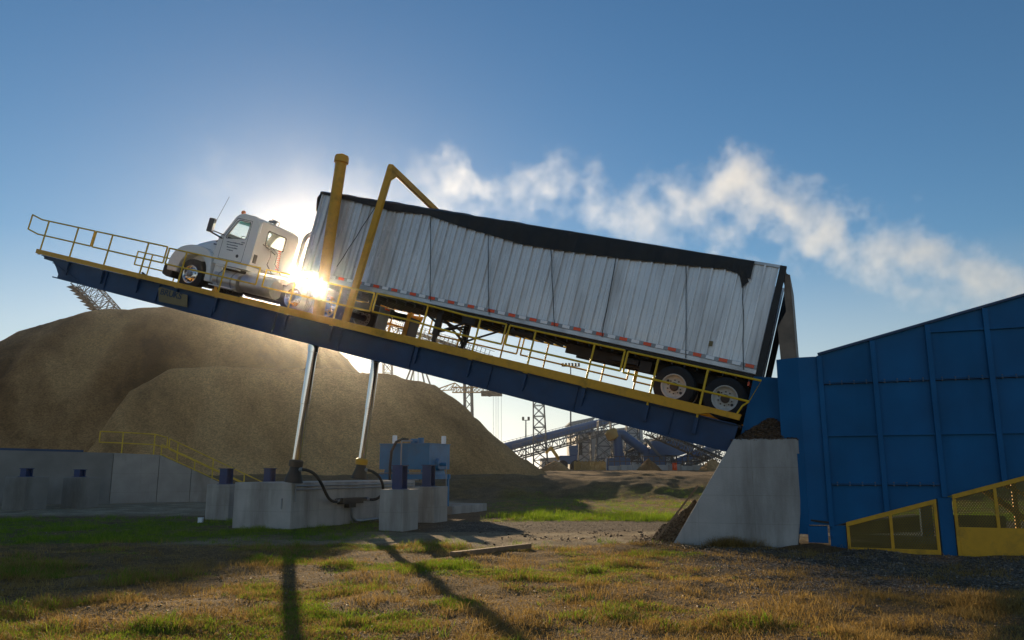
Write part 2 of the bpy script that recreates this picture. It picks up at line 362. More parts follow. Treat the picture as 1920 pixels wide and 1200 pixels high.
# ================================================================== ground
def land_z(x, y):
    x, y = np.asarray(x, float), np.asarray(y, float)
    q = y + .06*x + 2.5*(fbm(x*.09, y*.09, 3, 5)-.5)
    z = 1.28*sstep(46.5, 54, q) + .55*sstep(58, 100, q)
    z = z + .12*sstep(28, 33, y)*sstep(-4, -9, x)*sstep(60, 50, y)
    amp = .05 + .25*sstep(44, 52, q)*sstep(110, 60, y)
    z = z + amp*(fbm(x*.45, y*.45, 4, 9)-.5)*1.6 + .035*(fbm(x*2.3, y*2.3, 3, 21)-.5) + .16*(fbm(x*1.1, y*1.1, 3, 23)-.5)*sstep(21, 17, y)
    z = z + .3*sstep(.45, .8, fbm(x*.22, y*.35, 3, 77))*sstep(46, 49, q)*sstep(60, 52, q)
    return z
def covers(x, y):
    n1 = fbm(x*.7, y*.7, 4, 31); n2 = fbm(x*1.6, y*1.6, 4, 41); n3 = fbm(x*.28, y*.28, 3, 51)
    e = .9*(n3-.5)
    left = sstep(-2.5, -6.5, x+e*3)*sstep(17.5, 20.5, y+e*3)*sstep(29.5, 27, y+e*2)
    mid = sstep(26.2, 27.6, y+e)*sstep(52, 46, y)*sstep(-1.5, 0, x+e*2)
    fore = sstep(19.4, 17.6, y+e*2)
    conc = sstep(17.6, 18.6, y+e*1.3)*sstep(22.6, 21.6, y+e*1.2)*sstep(-9.5, -7.5, x) + sstep(29, 30.5, y)*sstep(47, 45, y)*sstep(-2, -4, x)
    conc = np.clip(conc*(1-.8*left), 0, 1)*(.55+.45*sstep(.35, .6, n2))
    gravel = sstep(2.0, 4.5, x+e*3)*sstep(10.2, 11.5, y+e*2)*sstep(19, 17.5, y) + sstep(21.6, 22.6, y+e)*sstep(27.2, 26.2, y+e)*sstep(-3, -1.5, x)
    gravel = np.clip(gravel, 0, 1)
    patch = sstep(.47, .62, .6*n1+.4*n2)
    gmid = mid*(.45+.55*sstep(30.5, 28, y+e))*sstep(.3, .55, n1+.16*sstep(30.5, 28, y+e))
    lush = .75*sstep(.9, .2, np.hypot((x+2.35)/1.2, (y-19.2)/1.1)) + .95*sstep(1, .3, np.hypot((x+1.6)/1.5, (y-9.9)/1.0)) + .9*sstep(1, .3, np.hypot((x+.55)/.45, (y-9.9)/.6)) + .9*sstep(1, .3, np.hypot((x+3.3)/.9, (y-18.0)/.8)) + .7*sstep(1, .3, np.hypot((x+4.2)/1.0, (y-15.0)/.9)) + .5*sstep(1, .3, np.hypot((x-1.6)/.7, (y-13.4)/.5)) + .8*sstep(1, .3, np.hypot((x-3.1)/.9, (y-15.9)/.8)) + .6*sstep(1, .3, np.hypot((x+1.5)/2.2, (y-13.6)/1.6))
    green = left*(.2+.55*sstep(.36, .56, n1)) + gmid + fore*(1-gravel)*np.clip(.30*patch*sstep(4, 0, x) + lush*sstep(.36, .55, n1), 0, 1)
    dry = fore*(.25+.75*patch)*(1-.72*gravel*sstep(10, 11.5, y)) + .8*mid*sstep(.4, .6, n2) + .5*sstep(45, 50, y)*sstep(110, 90, y)*sstep(.5, .65, n1)
    dry = dry*(1-.6*left)
    return np.clip(green, 0, 1), np.clip(dry, 0, 1)*(1-conc), conc, gravel
def ground_mat():
    m = bpy.data.materials.new('ground_earth'); m.use_nodes = True; nt = m.node_tree; N, L = nt.nodes, nt.links
    b = N['Principled BSDF']; b.inputs['Roughness'].default_value = .95; b.inputs['Specular IOR Level'].default_value = .12
    tc = N.new('ShaderNodeTexCoord')
    def noise(s, d=8, r=.6):
        n = N.new('ShaderNodeTexNoise'); n.inputs['Scale'].default_value = s; n.inputs['Detail'].default_value = d; n.inputs['Roughness'].default_value = r; L.new(tc.outputs['Object'], n.inputs['Vector']); return n.outputs['Fac']
    def ramp(f, *st):
        c = N.new('ShaderNodeValToRGB'); e = c.color_ramp.elements; e[0].position, e[0].color = st[0][0], (*st[0][1], 1); e[1].position, e[1].color = st[-1][0], (*st[-1][1], 1)
        for p, k in st[1:-1]: q = e.new(p); q.color = (*k, 1)
        L.new(f, c.inputs['Fac']); return c.outputs['Color']
    def att(n): a = N.new('ShaderNodeAttribute'); a.attribute_name = n; return a.outputs['Fac']
    def mix(f, a, c):
        x = N.new('ShaderNodeMix'); x.data_type = 'RGBA'; L.new(f, x.inputs['Factor']); L.new(a, x.inputs['A']); L.new(c, x.inputs['B']); return x.outputs['Result']
    fine, mid = noise(14, 10, .7), noise(1.3, 8)
    dirt = ramp(fine, (.3, (.075, .052, .034)), (.5, (.20, .13, .065)), (.72, (.35, .235, .13)))
    conc = ramp(fine, (.3, (.27, .215, .14)), (.55, (.46, .37, .245)), (.75, (.54, .45, .31)))
    green = ramp(fine, (.3, (.05, .07, .01)), (.55, (.11, .15, .02)), (.75, (.19, .18, .04)))
    dry = ramp(fine, (.3, (.07, .047, .022)), (.5, (.25, .15, .05)), (.72, (.43, .27, .10)))
    vo = N.new('ShaderNodeTexVoronoi'); vo.inputs['Scale'].default_value = 26; L.new(tc.outputs['Object'], vo.inputs['Vector'])
    sp = N.new('ShaderNodeSeparateColor'); L.new(vo.outputs['Color'], sp.inputs['Color'])
    grav = ramp(sp.outputs['Red'], (0, (.06, .045, .033)), (.5, (.15, .115, .08)), (1, (.29, .24, .185)))
    c = mix(att('dry'), dirt, dry); c = mix(att('gravel'), c, grav); c = mix(att('conc'), c, conc); c = mix(att('green'), c, green)
    dk = N.new('ShaderNodeMapRange'); dk.inputs['From Min'].default_value = .3; dk.inputs['From Max'].default_value = .7; dk.inputs['To Min'].default_value = .7; dk.inputs['To Max'].default_value = 1.25; L.new(mid, dk.inputs['Value'])
    s = N.new('ShaderNodeVectorMath'); s.operation = 'SCALE'; L.new(c, s.inputs[0]); L.new(dk.outputs['Result'], s.inputs['Scale']); L.new(s.outputs['Vector'], b.inputs['Base Color'])
    h = N.new('ShaderNodeMath'); h.operation = 'ADD'; L.new(fine, h.inputs[0]); L.new(vo.outputs['Distance'], h.inputs[1])
    bp = N.new('ShaderNodeBump'); bp.inputs['Strength'].default_value = .9; bp.inputs['Distance'].default_value = .05; L.new(h.outputs[0], bp.inputs['Height']); L.new(bp.outputs['Normal'], b.inputs['Normal'])
    return m
def axis(segs):
    a = []
    for lo, hi, st in segs: a += list(np.arange(lo, hi, st))
    return np.array(a + [segs[-1][1]])
gx = axis([(-1500, -200, 130), (-200, -60, 10), (-60, -22, 1.0), (-22, 16, .16), (16, 60, 1.0), (60, 200, 10), (200, 1500, 130)])
gy = axis([(-300, -20, 40), (-20, 5, 2.5), (5, 30, .16), (30, 60, .3), (60, 125, 1.5), (125, 300, 25), (300, 3000, 300)])
GX, GY = np.meshgrid(gx, gy)
GZ = land_z(GX, GY)
cg, cd, cc_, cv = covers(GX, GY)
gm = ground_mat()
ground = grid_mesh('ground', GX, GY, GZ, gm, attrs={'green': cg, 'dry': cd, 'conc': cc_, 'gravel': cv})
ground['kind'] = 'structure'; ground['label'] = 'uneven yard ground of dirt, dry grass, gravel and concrete'
# ------------------------------------------------------------------ chip piles
def pile_height(ridge, slope, rnd, X, Y):
    H = np.full(X.shape, -9.0)
    for (a, b) in zip(ridge[:-1], ridge[1:]):
        for t in np.linspace(0, 1, 10, endpoint=False):
            p = a*(1-t)+b*t
            H = np.maximum(H, p[2] - slope*(np.sqrt((X-p[0])**2+(Y-p[1])**2+rnd*rnd)-rnd))
    return H
def pile(name, label, ridge, slope, rnd, xr, yr, st, seed, ma='chips'):
    X, Y = np.meshgrid(np.arange(*xr, st), np.arange(*yr, st))
    H = pile_height(ridge, slope, rnd, X, Y)
    top = ridge[:, 2].max()
    gul = (fbm(X*.35+Y*.08, Y*.04, 5, seed)-.5)*2.4*sstep(top, top*.55, H) + (fbm(X*.5, Y*.5, 4, seed+3)-.5)*.55
    H = H + gul + .16*(fbm(X*1.9, Y*1.9, 3, seed+5)-.5)
    g = land_z(X, Y)
    d = H-g; H = g + np.where(d > 0, d, .25*d) - .02
    H = np.maximum(H, g-.6)
    o = grid_mesh(name, X, Y, H, M[ma]); tag(o, label, 'chip pile', 'wood chip piles in the yard'); return o
def px_ridge(pts, Y): return np.array([atY(x, y, Y+dy) for x, y, dy in pts])
front_ridge = px_ridge([(326, 690, 0), (430, 684, 0), (590, 691, 0), (740, 703, 0), (805, 722, 0), (838, 741, 0)], 72)
big_ridge = px_ridge([(-260, 760, 4), (-120, 700, 3), (0, 652, 2), (100, 607, 1), (190, 583, 0), (290, 578, 0), (335, 574, 0), (400, 580, 0), (455, 588, 0), (515, 597, 0), (532, 604, 0), (540, 625, 0)], 85)
pile('wood_chip_pile', 'tall brown wood chip pile rising highest behind the truck cab', big_ridge, .88, 3.0, (-112, 8), (56, 120), .4, 3)
pile('wood_chip_pile', 'lower wood chip pile with long level crest behind the two chromed cylinders', front_ridge, .9, .7, (-56, 11), (55, 94), .33, 8, 'chips_fresh')
# ------------------------------------------------------------------ grass blades
def blade_mat(name, c0, c1, transl):
    m = bpy.data.materials.new(name); m.use_nodes = True; nt = m.node_tree; N, L = nt.nodes, nt.links
    b = N['Principled BSDF']; b.inputs['Roughness'].default_value = .6; b.inputs['Specular IOR Level'].default_value = .25
    a = N.new('ShaderNodeAttribute'); a.attribute_name = 'tint'
    x = N.new('ShaderNodeMix'); x.data_type = 'RGBA'; x.inputs['A'].default_value = (*c0, 1); x.inputs['B'].default_value = (*c1, 1); L.new(a.outputs['Fac'], x.inputs['Factor'])
    t = N.new('ShaderNodeBsdfTranslucent'); s = N.new('ShaderNodeMixShader'); s.inputs['Fac'].default_value = transl
    L.new(x.outputs['Result'], b.inputs['Base Color']); L.new(x.outputs['Result'], t.inputs['Color'])
    L.new(b.outputs[0], s.inputs[1]); L.new(t.outputs[0], s.inputs[2]); L.new(s.outputs[0], N['Material Output'].inputs['Surface']); return m
def blades(name, label, px, py, hgt, nb, spread, wid, m, lean=.5, seed=1):
    r = np.random.default_rng(seed); n = len(px)
    x = np.repeat(px, nb) + r.normal(0, spread, n*nb); y = np.repeat(py, nb) + r.normal(0, spread, n*nb)
    h = np.repeat(hgt, nb)*r.uniform(.45, 1.15, n*nb); z = land_z(x, y)-.01
    a = r.uniform(0, 2*np.pi, n*nb); la = r.uniform(0, 2*np.pi, n*nb); ln = h*r.uniform(.1, 1, n*nb)*lean*1.6
    wd = wid*r.uniform(.6, 1.3, n*nb); dx, dy = np.cos(a)*wd/2, np.sin(a)*wd/2; lx, ly = np.cos(la)*ln, np.sin(la)*ln
    V = np.stack([np.stack([x-dx, y-dy, z], -1), np.stack([x+dx, y+dy, z], -1),
                  np.stack([x+lx*.35+dx*.75, y+ly*.35+dy*.75, z+h*.6], -1), np.stack([x+lx*.35-dx*.75, y+ly*.35-dy*.75, z+h*.6], -1),
                  np.stack([x+lx, y+ly, z+h*(1-.25*lean)], -1)], 1).reshape(-1, 3)
    k = np.arange(n*nb)*5
    T = np.concatenate([np.stack([k, k+1, k+2], -1), np.stack([k, k+2, k+3], -1), np.stack([k+3, k+2, k+4], -1)])
    me = bpy.data.meshes.new(name); raw_mesh(me, V, T)
    t = np.clip(np.repeat(r.uniform(0, 1, n), nb)*.6 + r.uniform(0, .4, n*nb), 0, 1)
    at = me.attributes.new('tint', 'FLOAT', 'POINT'); at.data.foreach_set('value', np.repeat(t, 5).astype(np.float32))
    me.materials.append(m); o = bpy.data.objects.new(name, me); COL.objects.link(o); o['kind'] = 'stuff'; o['label'] = label; o['category'] = 'grass'
    return o
def scatter(n, seed, y0=6.2, y1=50, pw=2.0):
    r = np.random.default_rng(seed); t = r.uniform(0, 1, n)
    y = y0*(y1/y0)**t if pw == 1 else (y0**(1-pw) + t*(y1**(1-pw)-y0**(1-pw)))**(1/(1-pw))
    x = r.uniform(-.70, .70, n)*(y+1.5); return x, y, r
E_FOOT = []
def blocked(x, y):
    h = (np.stack([x, y], -1)-HO[None, :2])@HM[:2, :2]
    bad = np.zeros(len(x), bool)
    for a, b, c, d in E_FOOT: bad |= (h[:, 0] > a) & (h[:, 0] < b) & (h[:, 1] > c) & (h[:, 1] < d)
    return bad
# ================================================================== tipping platform (frame P)
VD = 1.83
plat = thing('tipping_platform', 'long blue truck tipping platform raised at a slant, with yellow kerbs and railings', 'truck dumper', 'P', (0, 0, -.7))
BL, BR = 22.6, -.45
def girder(v0, v1, name):
    m = MB()
    poly = [(23.45, -.06), (23.45, -.15), (22.95, -.17), (22.72, -.34), (22.52, -.55), (22.52, -.66), (BR, -.66), (BR-.05, -.06)]
    m.prism(poly, v0, v1, 'xz')
    return m
g = girder(1.72, 1.76, 'g')
g.box(BR, 22.62, 1.62, 1.87, -.70, -.66); g.box(BR, 23.5, 1.62, 1.85, -.06, -.03)
for uu in np.arange(1.0, 22.4, 2.4): g.box(uu-.006, uu+.006, 1.76, 1.805, -.655, -.07)
g.bar((22.9, 1.80, -.2), (21.4, 1.80, -.6), .03, .02)
g.build('girder', M['steel_blue'], plat, bevel=.004)
g = girder(-1.76, -1.72, 'g'); g.box(BR, 22.62, -1.87, -1.62, -.70, -.66); g.box(BR, 23.5, -1.85, -1.62, -.06, -.03)
g.build('girder', M['steel_blue'], plat)
m = MB()
for uu in np.arange(.2, 23, 1.55): m.box(uu-.05, uu+.05, -1.72, 1.72, -.55, -.09)
m.box(BR, 23.2, -.5, -.42, -.6, -.09); m.box(BR, 23.2, .42, .5, -.6, -.09)
m.build('cross_beams', M['dark'], plat)
m = MB().box(BR-.1, 23.55, -1.72, 1.72, -.088, -.03)
for uu in np.arange(0, 23.4, .3): m.box(uu, uu+.02, -1.3, 1.3, -.03, -.02)
m.build('deck_plate', M['dark'], plat)
def kerb(side, name):
    m = MB(); a, b = (1.77, 1.93) if side > 0 else (-1.93, -1.77)
    m.prism([(23.72, .13), (23.72, -.025), (14.4, -.025), (14.4, .13)], a, b, 'xz')
    m.prism([(14.39, .16), (14.39, -.025), (.42, -.025), (.16, .07), (-.5, .06), (-.52, .2)], a, b, 'xz')
    for uu in (21.2, 17.9, 9.8, 5.6, 2.4): m.box(uu-.004, uu+.004, a-.003, b+.003, -.02, .14)
    return m.build(name, M['yellow'], plat, bevel=.012)
kerb(1, 'kerb_beam'); kerb(-1, 'kerb_beam')
RR = .026
def guardrail(side, u_hi, u_lo, posts, w_top=1.14, w_mid=.62, bend=None, tail=None):
    v = side*1.86; m = MB()
    top = [(u_hi, v, w_top)]; mid = [(u_hi, v, w_mid)]
    if bend is not None:
        for ub, dw in bend: top.append((ub, v, w_top+dw)); mid.append((ub, v, w_mid+dw))
    if tail: top[0] = (u_hi, v, w_top+tail); mid[0] = (u_hi, v, w_mid+tail)
    lt = w_top + (bend[-1][1] if bend else 0); lm = w_mid + (bend[-1][1] if bend else 0)
    top.append((u_lo, v, lt)); mid.append((u_lo, v, lm))
    m.path(top, RR, 8); m.path(mid, RR, 8); m.tube(top[0], mid[0], RR, 8); m.tube(top[-1], mid[-1], RR, 8)
    o = m.build('guardrail', M['yellow_rail'], plat, smooth=True)
    for pu in posts:
        q = MB().tube((pu, v, -.04), (pu, v, lt if bend and pu <= bend[-1][0] else w_top), RR*1.05, 8)
        q.box(pu-.06, pu+.06, v-.07*0-.03, v+.03, -.05, -.035)
        q.build('post', M['yellow_rail'], o, smooth=True)
        if pu > 23: continue
        s = MB().box(pu-.045, pu+.045, side*1.77 if side > 0 else -1.86, 1.86 if side > 0 else -1.77, -.34, -.07)
        s.prism([(pu-.045, -.34), (pu+.045, -.34), (pu+.02, -.5), (pu-.02, -.5)], min(side*1.77, side*1.82), max(side*1.77, side*1.82), 'xz')
        s.build('post_bracket', M['steel_blue'], o)
    return o
SEG = [(24.55, 21.28, (23.62, 22.1), 1.17, .64, ((24.0, -.0),), .1), (21.2, 17.88, (20.41, 18.73), 1.17, .63, None, 0), (17.78, 14.0, (17.02, 15.33), 1.14, .62, None, 0),
       (13.75, 9.84, (12.6, 10.95), 1.13, .6, None, 0), (9.75, 5.68, (8.07, 6.44), 1.14, .61, ((8.6, 0), (6.9, -.075)), 0), (5.58, 2.46, (4.84, 3.24), 1.06, .55, None, 0)]
for s in SEG:
    guardrail(1, s[0], s[1], s[2], s[3], s[4], s[5], s[6])
# last section ends in a slanted return
def last(side):
    v = side*1.86; m = MB()
    m.path([(2.38, v, 1.05), (-.78, v, 1.05), (-.62, v, .53), (2.38, v, .53)], RR, 8); m.tube((2.38, v, .53), (2.38, v, 1.05), RR, 8)
    m.path([(-.62, v, .53), (-.5, v, .40), (-.42, v, .2)], RR*.8, 8)
    o = m.build('guardrail', M['yellow_rail'], plat, smooth=True)
    for pu in (1.62, .43):
        MB().tube((pu, v, -.1), (pu, v, 1.05), RR*1.05, 8).build('post', M['yellow_rail'], o, smooth=True)
        MB().box(pu-.045, pu+.045, *sorted((side*1.77, side*1.86)), -.48, -.09).build('post_bracket', M['steel_blue'], o)
last(1)
FS = [(23.4, 20.6, (22.6, 21.2)), (19.1, 17.2, (18.2,)), (14.5, 10.4, (13.2, 11.4)), (9.9, 6.75, (8.8, 7.25)), (6.62, 3.2, (5.8, 3.95)), (3.0, 2.1, (2.95,)), (1.3, -.6, (.9,))]
for a, b, ps in FS: guardrail(-1, a, b, ps, 1.1, .57)
m = MB(); m.tube((1.9, -1.86, 0), (1.9, -1.86, .92), RR, 8); m.tube((1.72, -1.86, 0), (1.72, -1.86, .8), RR, 8); m.tube((1.9, -1.86, .92), (1.72, -1.86, .8), RR, 8)
m.build('step_handle', M['yellow_rail'], plat, smooth=True)
m = MB().box(19.0, 19.16, -1.92, -1.8, -.02, .62); m.bar((19.75, -1.86, .66), (19.1, -1.86, .6), .05); m.bar((20.1, -1.86, .08), (19.1, -1.86, .02), .05)
m.build('end_stop', M['yellow'], plat)
m = MB().box(21.5, 21.9, -1.3, -.9, .0, .14).box(21.6, 21.7, -1.3, -.9, .14, .22); m.bar((22.0, -1.1, .3), (21.5, -1.1, .12), .06)
m.build('wheel_chock', M['dark'], plat)
# yellow hoop across the trailer
m = MB()
for s in (1, -1):
    wt = 4.86 if s > 0 else 4.5
    m.bar((10.66, s*1.68, -.02), (10.54, s*1.68, wt), .19, .14, up=(0, 1, 0))
m.bar((10.54, 1.76, 4.83), (10.54, -1.76, 4.45), .15, .17)
m.prism([(1.62, 4.74), (1.62, 4.42), (1.3, 4.70)], 10.48, 10.6, 'yz')
m.build('yellow_hoop', M['yellow'], plat, bevel=.02)
m = MB().prism([(10.9, 1.0), (10.25, 1.05), (10.5, .1)], -1.9, -1.84, 'xz')
m.build('hoop_gusset', M['yellow'], plat)
# maker's plate
c = [onV(x, y, 1.79) for x, y in ((301, 538), (355, 553), (355, 577), (301, 566))]
m = MB().prism([(c[0][0]-.07, c[0][2]), (c[1][0], c[1][2]-.02), (c[2][0]+.03, c[2][2]), (c[3][0], c[3][2]), (c[3][0]+.05, c[3][2]+.1), (c[0][0], c[0][2]-.06)], 1.845, 1.86, 'xz')
npl = m.build('name_plate', M['ochre'], plat); npl['label'] = 'tan maker plate lettered BRUKS on blue girder'
def text(s, size, parent, loc, xdir, zdir, matl, name='lettering', depth=.004, sx=1.0):
    cu = bpy.data.curves.new(name, 'FONT'); cu.body = s; cu.size = size; cu.extrude = depth; cu.align_x = 'CENTER'; cu.align_y = 'CENTER'; cu.offset = size*.02
    tmp = bpy.data.objects.new(name, cu); COL.objects.link(tmp)
    me = bpy.data.meshes.new_from_object(tmp.evaluated_get(bpy.context.evaluated_depsgraph_get())); bpy.data.objects.remove(tmp)
    me.materials.clear(); me.materials.append(matl); o = bpy.data.objects.new(name, me); COL.objects.link(o)
    x = nrm(xdir); y = nrm(zdir); z = np.cross(x, y)
    mt = np.stack([x*sx, y, z], 1); o.parent = parent
    o.matrix_local = mat4(mt, np.array(loc, float)-BASE[parent]); return o
ul = nrm(np.array([-1, 0, -.015]))
text('BRUKS', .27, npl, ((c[0][0]+c[1][0])/2+.04, 1.862, c[0][2]-.145), (-1, 0, .0), (0, 0, 1), M['ink'], sx=1.15)

# ================================================================== hydraulic lift cylinders
def cylinder(label, pb, pt, wtop, grp='hydraulic lift cylinders'):
    pb, pt = P2W(pb), P2W(pt); d = nrm(pt-pb)
    t = thing('hydraulic_cylinder', label, 'hydraulic cylinder', 'W', pb, grp)
    L_ = np.linalg.norm(pt-pb); w0 = P2W((0, 0, 0))
    # barrel from a little under the deck to the top
    tb = L_*wtop
    MB().lathe([(0, tb-.1), (.16, tb-.1), (.168, tb), (.168, L_-.14), (.175, L_-.14)], pb, d, 28).build('barrel', M['yellow'], t, smooth=True)
    c = MB().lathe([(.168, L_-.16), (.215, L_-.16), (.215, L_+.0), (.19, L_+.06), (0, L_+.06)], pb, d, 28)
    c.lathe([(.06, L_+.05), (.06, L_+.12), (0, L_+.12)], pb, d, 12); c.build('end_cap', M['yellow'], t, smooth=True)
    MB().lathe([(0, .5), (.118, .5), (.118, 2.2), (.132, 2.21), (.132, 3.7), (.146, 3.71), (.146, tb+.05), (0, tb+.05)], pb, d, 32).build('rod', M['chrome'], t, smooth=True)
    MB().lathe([(.1, .42), (.19, .42), (.2, .47), (.2, .58), (.14, .62), (.1, .62)], pb, d, 24).build('collar', M['yellow' if 'far' in label else 'far_brown'], t, smooth=True)
    MB().lathe([(0, -.02), (.27, -.02), (.25, .05), (.17, .3), (.15, .42), (0, .42)], pb, d, 20).build('foot_boot', M['dark'], t, smooth=True)
    return t, pb, d
B1 = onV(550, 903, 1.55); T1 = onV(641, 296, 1.55)
B2 = onV(674, 896, -1.55); T2 = B2 + (T1-B1)*.93
cyl1 = cylinder('near chromed lift cylinder whose yellow barrel rises above the trailer front', B1, T1, .46)
cyl2 = cylinder('far chromed lift cylinder beside the blue hydraulic tank', B2, T2, .50)
# ================================================================== wheels
def tyre_bm(r, wd, rr):
    s = wd/2
    prof = [(rr, -s*.8), (rr+.02, -s*.95), (r-.12, -s), (r-.03, -s*.93), (r-.005, -s*.8)]
    for k in (-.5, 0, .5): prof += [(r, s*(k-.18)), (r-.012, s*(k-.15)), (r-.012, s*(k-.10)), (r, s*(k-.07))]
    prof += [(r-.005, s*.8), (r-.03, s*.93), (r-.12, s), (rr+.02, s*.95), (rr, s*.8)]
    return MB().lathe(prof, (0, 0, 0), (0, 1, 0), 48)
def wheel(parent, u, v, w, r=.51, wd=.27, kind='steel', out=1):
    o = tyre_bm(r, wd, .285).build('wheel', M['rubber'], parent, smooth=True, loc=(u, v, w))
    s = wd/2*out
    def at(p): return [(a, b*out) for a, b in p]
    if kind == 'steel':
        rim = MB().lathe(at([(.30, wd*.44), (.312, wd*.47), (.305, wd*.5), (.285, wd*.47), (.27, wd*.3), (.262, wd*.12), (.235, wd*.02), (.16, -wd*.02), (.15, wd*.02), (0, wd*.02)]), (0, 0, 0), (0, 1, 0), 40)
        rim.lathe(at([(.285, wd*.44), (.30, -wd*.4)]), (0, 0, 0), (0, 1, 0), 32)
        ro = rim.build('rim', M['rim'], o, smooth=True)
        hub = MB().lathe(at([(.105, 0), (.105, wd*.22), (.09, wd*.3), (.05, wd*.33), (0, wd*.33)]), (0, 0, 0), (0, 1, 0), 24)
        for k in range(10):
            a = 2*math.pi*k/10+.2; p = np.array([math.cos(a)*.165, 0, math.sin(a)*.165])
            hub.tube(p+(0, 0, 0), p+np.array((0, out*wd*.13, 0)), .017, 8)
        hub.build('hub', M['far_brown'], o, smooth=True)
        for a in (.55, .55+math.pi):
            p = np.array([math.cos(a)*.215, out*wd*.03, math.sin(a)*.215])
            MB().lathe([(0, out*.012), (.034, out*.012), (.036, 0), (0, -.002)], p, (0, 1, 0), 14).build('hand_hole', M['black'], o)
    else:
        rim = MB().lathe(at([(.30, wd*.44), (.312, wd*.49), (.30, wd*.52), (.28, wd*.5), (.27, wd*.36), (.24, wd*.40), (.15, wd*.52), (.12, wd*.54), (0, wd*.54)]), (0, 0, 0), (0, 1, 0), 40)
        rim.lathe(at([(.285, wd*.44), (.30, -wd*.4)]), (0, 0, 0), (0, 1, 0), 32)
        rim.build('rim', M['alu_bright'], o, smooth=True)
        hub = MB().lathe(at([(.1, wd*.5), (.1, wd*.66), (.06, wd*.78), (0, wd*.8)]), (0, 0, 0), (0, 1, 0), 24)
        for k in range(10):
            a = 2*math.pi*k/10; p = np.array([math.cos(a)*.142, out*wd*.48, math.sin(a)*.142]); hub.tube(p, p+np.array((0, out*wd*.16, 0)), .016, 8)
        hub.build('hub', M['galv'], o, smooth=True)
        hh = MB()
        for k in range(10):
            a = 2*math.pi*(k+.5)/10; p = np.array([math.cos(a)*.213, out*wd*.425, math.sin(a)*.213])
            hh.lathe([(0, out*.022), (.026, out*.022), (.027, 0), (0, -.002)], p, (0, 1, 0), 12)
        hh.build('hand_holes', M['black'], o)
    return o
# ================================================================== trailer (frame P)
tr = thing('chip_trailer', 'long white ribbed semitrailer under a black tarp, tilted on the platform', 'trailer', 'P', (0, 0, 0))
U0, U1, WB, WT, HV = -.55, 12.87, 1.33, 3.84, 1.28
def side(sgn, name):
    # sheet with hat-shaped posts every 0.3 m and narrow seams beside them
    pr = []; uu = U0+.05
    k = 0
    while uu < U1-.12:
        pr += [(uu, HV-.018), (uu+.095, HV-.018), (uu+.1, HV-.002), (uu+.112, HV-.002), (uu+.117, HV-.018), (uu+.205, HV-.018), (uu+.207, HV-.05), (uu+.226, HV-.05), (uu+.228, HV-.018), (uu+.238, HV-.018), (uu+.243, HV+.028), (uu+.285, HV+.028), (uu+.29, HV-.018)]
        uu += .30; k += 1
    pr.append((U1, HV-.018))
    m = MB(); n = len(pr); ws = np.linspace(WB, WT, 9)
    r = np.random.default_rng(5); ph = np.repeat(r.normal(0, .004, n//13+1), 13)[:n]
    vs = []
    for j, w_ in enumerate(ws):
        for i, (a, b) in enumerate(pr):
            d = .012*(fbm(np.array([a*.8]), np.array([w_*.9]), 3, 61)[0]-.5) if 0 < j < 8 else 0
            vs.append((a, sgn*(b+d+(ph[i] if 0 < j < 8 else 0)), w_))
    m.add(vs, [(j*n+i, j*n+i+1, (j+1)*n+i+1, (j+1)*n+i) for j in range(8) for i in range(n-1)])
    m.box(U0, U1, *sorted((sgn*(HV-.055), sgn*(HV-.04))), WB, WT)
    return m.build(name, M['panel'], tr)
side(1, 'side_wall'); side(-1, 'side_wall')
m = MB()
m.box(U0-.02, U1+.0, 1.25, 1.30, 1.22, 1.335); m.box(U0-.02, U1, -1.30, -1.25, 1.22, 1.335)
m.box(U0-.02, U1+.0, 1.30, 1.312, 1.325, 1.335)
for uu in np.arange(-.4, 12.8, .42):
    if 2.3 < uu < 4.0:
        for a in (0, .07):
            for b in (1.25, 1.3): m.lathe([(0, .008), (.012, .008), (.013, 0)], (uu+a, 1.30, b), (0, 1, 0), 8)
m.build('bottom_rail', M['alu'], tr, bevel=.004)
MB().box(U0-.02, U1, 1.262, HV+.029, 1.338, 1.432).build('rub_rail', M['galv'], tr, bevel=.003)
m = MB().box(U0-.02, U1, 1.245, 1.305, WT-.02, WT+.05).box(U0-.02, U1, -1.305, -1.245, WT-.02, WT+.05)
m.build('top_rail', M['alu'], tr, bevel=.004)
m = MB().box(U1-.04, U1+.02, -1.25, 1.25, WB-.1, WT+.03)
m.lathe([(.12, WB-.08), (.12, WT+.03)], (U1-.1, 1.185, 0), (0, 0, 1), 20); m.build('front_wall', M['panel'], tr, smooth=True)
m = MB().box(U0-.17, U0-.02, 1.18, 1.305, 1.1, WT+.05).box(U0-.17, U0-.02, -1.305, -1.18, 1.1, WT+.05).box(U0-.16, U0-.02, -1.18, 1.18, 1.02, 1.2)
m.box(U0-.14, U0-.05, -1.18, 1.18, WT-.05, WT+.04)
for w_ in np.arange(1.45, 2.3, .12): m.lathe([(0, .012), (.012, .012), (.014, 0)], (U0-.05, 1.305, w_), (0, 1, 0), 8)
m.build('rear_frame', M['dark'], tr, bevel=.006)
m = MB().box(U0, U1, -1.24, 1.24, 1.14, 1.21)
for uu in np.arange(U0+.1, 11.3, .31): m.box(uu-.02, uu+.02, -1.22, 1.22, 1.03, 1.14)
m.build('floor', M['dark'], tr)
m = MB()
for s in (.5, -.5): m.box(-.5, 4.4, s-.05, s+.05, .78, 1.03)
m.box(2.3, 3.0, -.9, .9, .84, .96); m.box(1.95, 2.25, .55, .95, .72, .98)
for uu in (0, 1.24): m.tube((uu, -1.0, .52), (uu, 1.0, .52), .07, 12); m.bar((uu+.45, .5, .78), (uu, .5, .58), .1, .05); m.bar((uu+.45, -.5, .78), (uu, -.5, .58), .1, .05)
